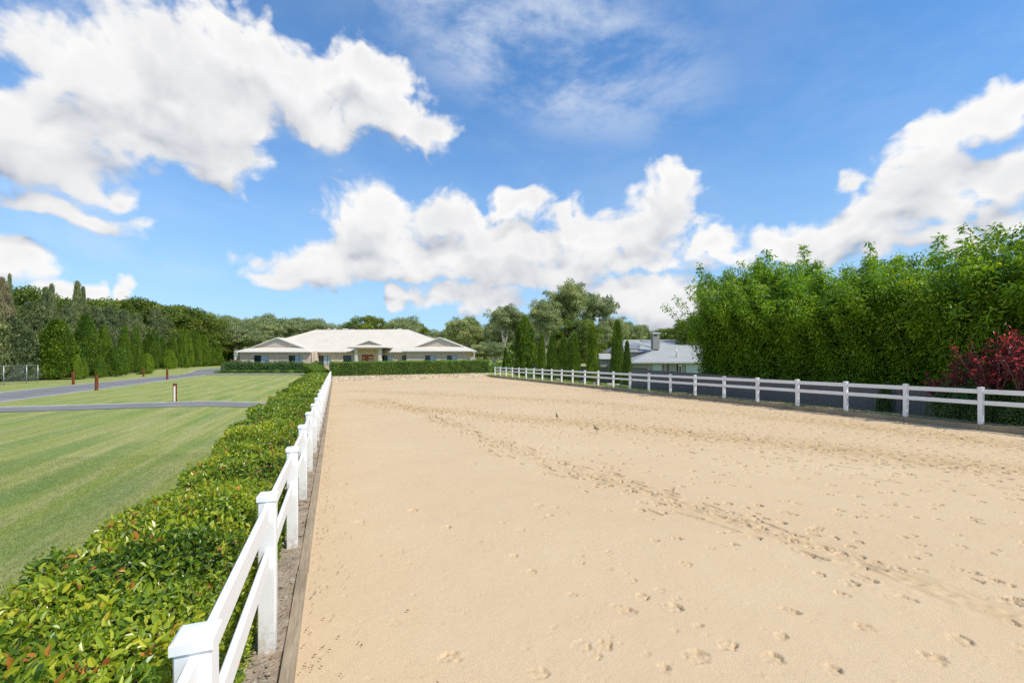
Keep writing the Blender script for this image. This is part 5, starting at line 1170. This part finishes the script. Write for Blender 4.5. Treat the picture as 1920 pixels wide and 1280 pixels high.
# ------------------------------------------------------------------ burgundy-leaved small trees and shrubs by the right fence
def make_red(h, w, seed, n=13, leafn=46, start=.18):
    r = random.Random(seed); o = empty('burgundy_tree'); mb = MB(); lv = Leaves(); rr = np.random.default_rng(seed)
    for i in range(n):
        a = r.random()*6.28; s = r.uniform(.2, 1); H = h*r.uniform(.6, 1.0); pts = []
        for k in range(8): t = k/7; pts.append(Vector((math.cos(a)*w*s*t**1.3+r.uniform(-.03, .03), math.sin(a)*w*s*t**1.3+r.uniform(-.03, .03), H*t)))
        mb.tube(pts, [.024*(1-.8*k/7) for k in range(8)], 6, cap=False)
        subs = [(pts, start)]
        for q in range(5):
            b = pts[r.choice((2, 3, 4, 5))]; aa = r.random()*6.28; L = r.uniform(.35, .8)*h/3.4; sp_ = [b+Vector((math.cos(aa)*L*.6*u, math.sin(aa)*L*.6*u, L*u)) for u in (0, .33, .66, 1)]; mb.tube(sp_, [.009, .007, .005, .003], 5, cap=False); subs.append((sp_, 0))
        for (pp, st) in subs:
            m = leafn if len(pp) > 4 else leafn; P_ = np.array(pp); u = st+(1-st)*rr.random(m); f = u*(len(pp)-1); i0 = np.minimum(f.astype(int), len(pp)-2); P = P_[i0]+(P_[i0+1]-P_[i0])*(f-i0)[:, None]
            P = P+rr.normal(size=(m, 3))*.045; T = rdir(m)+[[0, 0, .5]]; L = rr.uniform(.05, .095, m)*1.1; tip = u > .84
            lv.add(P, rdir(m), T, L, L*.55, np.where(tip & (rr.random(m) < .6), rr.uniform(.8, 1, m), rr.random(m)*.72), six=True)
    mb.build('stems', M['bark'], o); lv.build('crown', M['red'], o); return o
r1 = make_red(3.4, 1.15, 5); r2 = make_red(3.4, 1.0, 9)
def at_line(px, X): Y = colY(px, X); return X, Y, depth(X, Y)
for (pr, px, ty, X, w, lab) in [(r1, 1868, 606, 21.15, 1.0, 'burgundy-leaved small tree rising above the right white fence, near the picture edge'), (r2, 1935, 592, 20.9, 1.0, 'burgundy-leaved tree at the right picture edge, red at its tips'), (r2, 1762, 688, 21.4, .95, 'low burgundy-leaved bush just above the top rail, left of the taller ones'), (r1, 1800, 648, 21.5, .62, 'slender burgundy-leaved tree between the low bush and the tall one')]:
    X, Y, d = at_line(px, X); z = zg(X, Y); s = (ztop(ty, d)-z)/3.4; place(pr, (X, Y, z), (s*w if s > .7 else .75, s*w if s > .7 else .75, s), px, lab, 'small tree', 'burgundy-leaved plants by the right fence')
def make_bush(name, w, h, leaf, n, mat, seed, six=True, flowers=0):
    o = empty(name); lv = Leaves(); r = np.random.default_rng(seed)
    dr = rdir(n); dr[:, 2] = np.abs(dr[:, 2])**.8; bumpy = 1+.25*(vnoise(dr[:, 0]*2.5, dr[:, 1]*2.5+dr[:, 2]*2, 1, seed)-.5)*2+.15*(vnoise(dr[:, 0]*6, dr[:, 1]*6+dr[:, 2]*5, 1, seed+1)-.5)*2
    P = dr*(bumpy*np.clip(1-r.exponential(.08, n), .4, 1.06))[:, None]*[[w, w, h]]; L = leaf*r.uniform(.6, 1.3, n)
    P[:, 2] = np.maximum(P[:, 2], .03)
    lv.add(P, dr+rng.normal(size=(n, 3))*.6, rdir(n)+dr*.5, L, L*.5, np.clip(r.random(n)*.8+.1, 0, 1), six=six)
    blob_core(lv, 0, 0, h*.3, w*.62, w*.62, h*.48, 1, seed)
    lv.build('foliage', [M[mat], M['core']], o)
    if flowers:
        f = Leaves(); dr = rdir(flowers); dr[:, 2] = np.abs(dr[:, 2]); f.add(dr*[[w*1.02, w*1.02, h*1.02]], dr, rdir(flowers), .10, .09, .5, six=False); f.build('flowers', M['flower'], o)
    mb = MB(); 
    for k in range(5): a = k*1.257; mb.tube([(0, 0, -.1), (w*.3*math.cos(a), w*.3*math.sin(a), h*.5)], [.025, .012], 5)
    mb.build('stems', M['bark'], o); return o
bd = make_bush('garden_shrub', 1.0, 1.3, .055, 9000, 'dshrub', 3); bl = make_bush('garden_shrub', 1.0, 1.0, .16, 1500, 'dshrub', 6, False); bw = make_bush('flowering_shrub', 1.0, 1.0, .16, 1500, 'hedge2', 8, False, 40)
for i, (px, X, s, hz_) in enumerate([(1800, 21.0, 1.0, 1.15), (1856, 20.9, .9, 1.05), (1905, 21.1, 1.0, 1.1), (1950, 20.9, 1.0, 1.0)]):
    X, Y, d = at_line(px, X); place(bd, (X, Y, 0), (s*.78, s*.9, hz_), i*1.1, f'dense dark green shrub behind the lower rail of the right fence, {ORD[i]} from the left', 'shrub', 'dark shrubs behind the right fence')
X, Y, d = at_line(1657, 22.0); place(bd, (X, Y, 0), (.28, .34, 1.0), 1, 'thin dark green climber growing up the steel fence', 'climber')
# shrub bed before the house
for i, (px, d, s, h) in enumerate([(428,73.6,1.0,1.45),(441,73.8,1.05,1.5),(455,73.8,1.05,1.5),(469,73.8,1.0,1.5),(483,73.7,1.05,1.4),(497,73.9,1.0,1.45),(512,73.7,1.0,1.4),(526,73.8,1.1,1.5),(540,73.8,1.05,1.5),(554,73.8,1.05,1.45),(567,73.6,.9,1.35),(594,74,1.0,1.5)]):
    p = W(px, d); place(bl, (p[0], p[1], zg(p[0], p[1])), (s, s, h), i*.9, f'dark green rounded shrub before the left wing of the house, {ORD[i]} from the left', 'shrub', 'shrubs in the bed before the house')
k = 0
for i, px in enumerate(range(414, 580, 9)):
    p = W(px, 72.0); place(bw if i % 3 == 0 else bl, (p[0], p[1], zg(p[0], p[1])-.02), (.8, .6, .42), i*1.9, f'low edging plant at the front of the house bed, {ORD[i]} from the left', 'plant', 'low plants edging the house bed')
for i, px in enumerate(list(range(742, 892, 13))):
    p = W(px, 73.5); place(bw if i % 4 == 1 else bl, (p[0], p[1], zg(p[0], p[1])), (1.0, .8, 1.45+.15*math.sin(i*2)), i*1.3, f'leafy shrub showing over the far hedge before the right wing, {ORD[i]} from the left', 'shrub', 'shrubs before the right wing')
for i, (px, d, s) in enumerate([(932, 66, 1.1), (960, 66, 1.2), (993, 64, .9), (1003, 62, .9), (1128, 52, 1.3), (1140, 50, 1.0), (1090, 56, 1.2), (1066, 58, 1.2), (1046, 60, 1.2)]):
    p = W(px, d); place(bw, (p[0], p[1], zg(p[0], p[1])), (s, s, s*1.25), i, f'pale-flowered garden shrub among the right-hand cypresses, {ORD[i]} in the row', 'shrub', 'garden shrubs among the cypresses') 
# round rocks in the garden behind the right fence
def rocks():
    m = MB(); r = random.Random(2); vs = []
    for (h, q) in ((-.25, .85), (.05, 1), (.35, .8), (.5, .4)):
        for k in range(9): a = k*.698; t = q*r.uniform(.85, 1.12); vs.append((t*math.cos(a)*.42, t*math.sin(a)*.33, h*.45))
    m.add(vs, [(j*9+k, j*9+(k+1) % 9, (j+1)*9+(k+1) % 9, (j+1)*9+k) for j in range(3) for k in range(9)]+[tuple(range(27, 36))], 0, True)
    p0 = m.build('garden_rock', M['rock']); i = 0
    for px, X in ((992, 22.2), (1046, 21.8), (1090, 21.4), (1118, 21.6), (1142, 21.2), (1158, 21.5)):
        X, Y, d = at_line(px, X); o = p0 if i == 0 else p0.copy()
        if i: col.objects.link(o)
        o.location = (X, Y, zg(X, Y)+.05); o.rotation_euler = (0, 0, i); o.scale = (r.uniform(.7, 1.1),)*3
        tag(o, f'pale rounded rock on the grass behind the right white fence, {ORD[i]} from the left', 'rock', 'rocks behind the right fence'); i += 1
rocks()

# ------------------------------------------------------------------ bollard lights on the lawn
def bollards():
    o0 = empty('bollard_light'); t = .075
    m = MB(); m.box(-t, t, -t*.6, t, -.2, 1.06, 0, .006); m.box(-t, -t+.025, -t, -t*.6-.001, -.2, 1.06); m.box(t-.025, t, -t, -t*.6-.001, -.2, 1.06); m.box(-t+.026, t-.026, -t, -t*.6-.001, .96, 1.06)
    m.build('post', M['rust'], o0); MB().box(-t+.03, t-.03, -t*.86, -t*.62, .05, .955).build('light_strip', M['lens'], o0); MB().box(-t-.012, t+.012, -t-.012, t+.012, 1.061, 1.082).build('lid', M['rust'], o0)
    L = [(328,754,719,-TH+.35,'rusty square bollard with a pale light strip, beside the narrow path'),(181,731.5,703,2.6,'rusty square bollard at the near edge of the driveway, second from the left'),(137.5,721,696,2.6,'rusty square bollard at the far edge of the driveway, leftmost of the five'),(269,706,690,2.6,'rusty square bollard at the far edge of the driveway, before the lime shrubs'),(313.5,711.5,692,2.6,'rusty square bollard at the near edge of the driveway, farthest from the camera')]
    for i, (px, by, ty, rz, lab) in enumerate(L):
        d = CH*F/(by-HZ); p = W(px, d); o = o0 if i == 0 else copy_tree(o0); H = (by-ty)*d/F; o.location = (p[0], p[1], zg(p[0], p[1])); o.rotation_euler = (0, 0, rz); o.scale = (1, 1, H/1.08); tag(o, lab, 'bollard light', 'bollard lights along the driveway and path')
bollards()

# wire mesh fence at the left edge
def wire():
    o = empty('wire_mesh_fence', (-26.9, 52.8, 0)); tag(o, 'galvanised wire mesh fence with thin posts before the conifers, at the left picture edge', 'fence')
    def loc(px, d): p = W(px, d); return Vector((p[0]+26.9, p[1]-52.8, 0))
    P = [loc(-60, 37.0), loc(-25, 38.5), loc(7, 40), loc(50, 43.5), loc(71, 45)]
    for q in P: MB().tube([q+Vector((0, 0, -.1)), q+Vector((0, 0, 1.75))], .035, 8).build('post', M['steel'], o)
    m = MB()
    for a, b in zip(P[:-1], P[1:]): m.tube([a+Vector((0, 0, 1.7)), b+Vector((0, 0, 1.7))], .022, 6)
    m.build('top_rail', M['steel'], o); m = MB()
    for a, b in zip(P[:-1], P[1:]):
        L = (b-a).length; n = int(L/.16); dd = (b-a)/L
        for k in range(n):
            s = k*L/n
            for sg in (1, -1):
                s1 = s+sg*1.6; z1 = 1.62
                if s1 > L: z1 = 1.62*(L-s)/1.6; s1 = L
                if s1 < 0: z1 = 1.62*s/1.6; s1 = 0
                if z1 > .1: m.tube([a+dd*s+Vector((0, 0, .03)), a+dd*s1+Vector((0, 0, .03+z1))], .0028, 3, cap=False)
    m.build('wire_mesh', M['steel'], o)
wire()

# leaning planks at the far right corner
def planks():
    p0 = MB().box(-.05, .05, -.02, .02, 0, 1.15).build('timber_plank', M['timber']); i = 0
    for (px, rx) in ((930.5, .75), (934, .7)):
        p = W(px, 59.0); o = p0 if i == 0 else p0.copy()
        if i: col.objects.link(o)
        o.location = (p[0], p[1], float(arena_z(p[0], p[1]))); o.rotation_euler = (.0, rx, -TH); tag(o, ('left' if i == 0 else 'right')+' of two timber planks leaning by the far end of the right white fence', 'plank', 'leaning planks'); i += 1
planks()

# ------------------------------------------------------------------ two lapwings on the sand
def bird(px, by, ty, face, label):
    d = CH*F/(by-HZ); p = W(px, d); H = (by-ty)*d/F; o = empty('lapwing', (p[0], p[1], float(arena_z(p[0], p[1]))+.005), face); tag(o, label, 'bird', 'birds standing on the sand')
    s = H/.34
    path = [(-.125, 0, .150, .006, .010), (-.10, 0, .158, .016, .012), (-.06, 0, .172, .036, .034), (-.01, 0, .185, .050, .048), (.035, 0, .200, .050, .050), (.065, 0, .225, .036, .040), (.082, 0, .255, .022, .024), (.088, 0, .280, .019, .020), (.094, 0, .300, .026, .025), (.104, 0, .314, .024, .022), (.118, 0, .316, .012, .012)]
    vs = []; n = 12
    for j, (x, y, z, rw, rh) in enumerate(path):
        a = path[max(j-1, 0)]; b = path[min(j+1, len(path)-1)]; t = Vector((b[0]-a[0], 0, b[2]-a[2])).normalized(); u = Vector((-t.z, 0, t.x))
        for k in range(n): ang = 2*math.pi*k/n; q = Vector((x, 0, z))+Vector((0, 1, 0))*rw*math.cos(ang)+u*rh*math.sin(ang); vs.append(tuple(q*s))
    fs = [(j*n+k, j*n+(k+1) % n, (j+1)*n+(k+1) % n, (j+1)*n+k) for j in range(len(path)-1) for k in range(n)]+[tuple(range(n))[::-1], tuple(range(len(vs)-n, len(vs)))]
    me = MB(); me.add(vs, fs, 0, True); b = me.build('body', [M['brown_plume'], M['white_plume'], M['black_plume']], o)
    for f in b.data.polygons:
        c = f.center/s
        if c.z > .305: f.material_index = 2
        elif c.z < .175 and c.x > -.08 or (.235 < c.z and c.x > .085): f.material_index = 1
    MB().tube([Vector((.115, 0, .314))*s, Vector((.148, 0, .306))*s], [.006*s, .002*s], 6).build('beak', M['yellow'], o)
    for sg in (-1, 1):
        MB().tube([Vector((-.005, sg*.02, .15))*s, Vector((-.012, sg*.02, .085))*s, Vector((.0, sg*.02, .006))*s], [.006*s, .004*s, .004*s], 6).build('leg', M['redleg'], o)
        w = MB(); pv = [(.045, .205, .012), (.0, .215, .018), (-.06, .185, .012), (-.135, .148, .003)]
        vv = [];
        for (x, z, hh) in pv: vv += [Vector((x, sg*(.050 if x > -.05 else .034 if x > -.1 else .010), z+hh))*s, Vector((x, sg*(.054 if x > -.05 else .038 if x > -.1 else .012), z-hh*1.6))*s]
        w.add(vv, [(2*i, 2*i+1, 2*i+3, 2*i+2)[::sg] for i in range(3)], 0, True); w.build('wing', M['brown_plume'], o)
    f = MB()
    for sg in (-1, 1):
        for a in (-.5, 0, .5): f.tube([Vector((.0, sg*.02, .006))*s, Vector((.035*math.cos(a), sg*.02+.03*math.sin(a), .003))*s], [.003*s, .0015*s], 4)
    f.build('toes', M['redleg'], o)
bird(1044.3, 783.5, 769.5, 1.4, 'brown and white lapwing standing on the sand, the farther and left one of two')
bird(1118.5, 808.5, 792.3, 2.3, 'brown and white lapwing standing on the sand, the nearer and right one of two')

# ------------------------------------------------------------------ short grass blades on the near lawn, tufts behind the right fence
def grass():
    lv = Leaves(); n = 240000; y = .8+13*rng.random(n)**1.25; x = -1.7-13*rng.random(n)**1.1
    keep = (depth(x, y) > 1.5); x, y = x[keep], y[keep]; n = len(x)
    P = np.stack([x, y, gz(x, y)-.002], 1); T = np.array([[.1, .25, 1.]])+rng.normal(size=(n, 3))*[[.55, .55, .15]]
    L = rng.uniform(.018, .044, n); lv.add(P, rdir(n), T, L, .0048, np.clip(rng.random(n)*.7+.5*(vnoise(x*1.0-y*.22, y*.05, .45, 51)-.3), 0, 1), six=False, fold=0)
    tag(lv.build('grass', M['grassblade']), 'short mown grass blades of the near lawn beyond the low hedge', 'grass', kind='stuff')
    lv = Leaves(); n = 30000; y = 22+38*rng.random(n)**.9; y = np.where(rng.random(n) < .12, 5+17*rng.random(n), y); x = rng.uniform(19.9, 22.1, n); k = vnoise(x, y, 1.6, 52) > .38; x, y = x[k], y[k]; n = len(x)
    P = np.stack([x, y, gz(x, y)-.005], 1); L = rng.uniform(.05, .16, n); lv.add(P, rdir(n), np.array([[0, 0, 1.]])+rng.normal(size=(n, 3))*.45, L, .012, rng.random(n), six=False)
    tag(lv.build('rough_grass', M['grassblade']), 'rough grass between the right white fence and the steel fence', 'grass', kind='stuff')
grass()
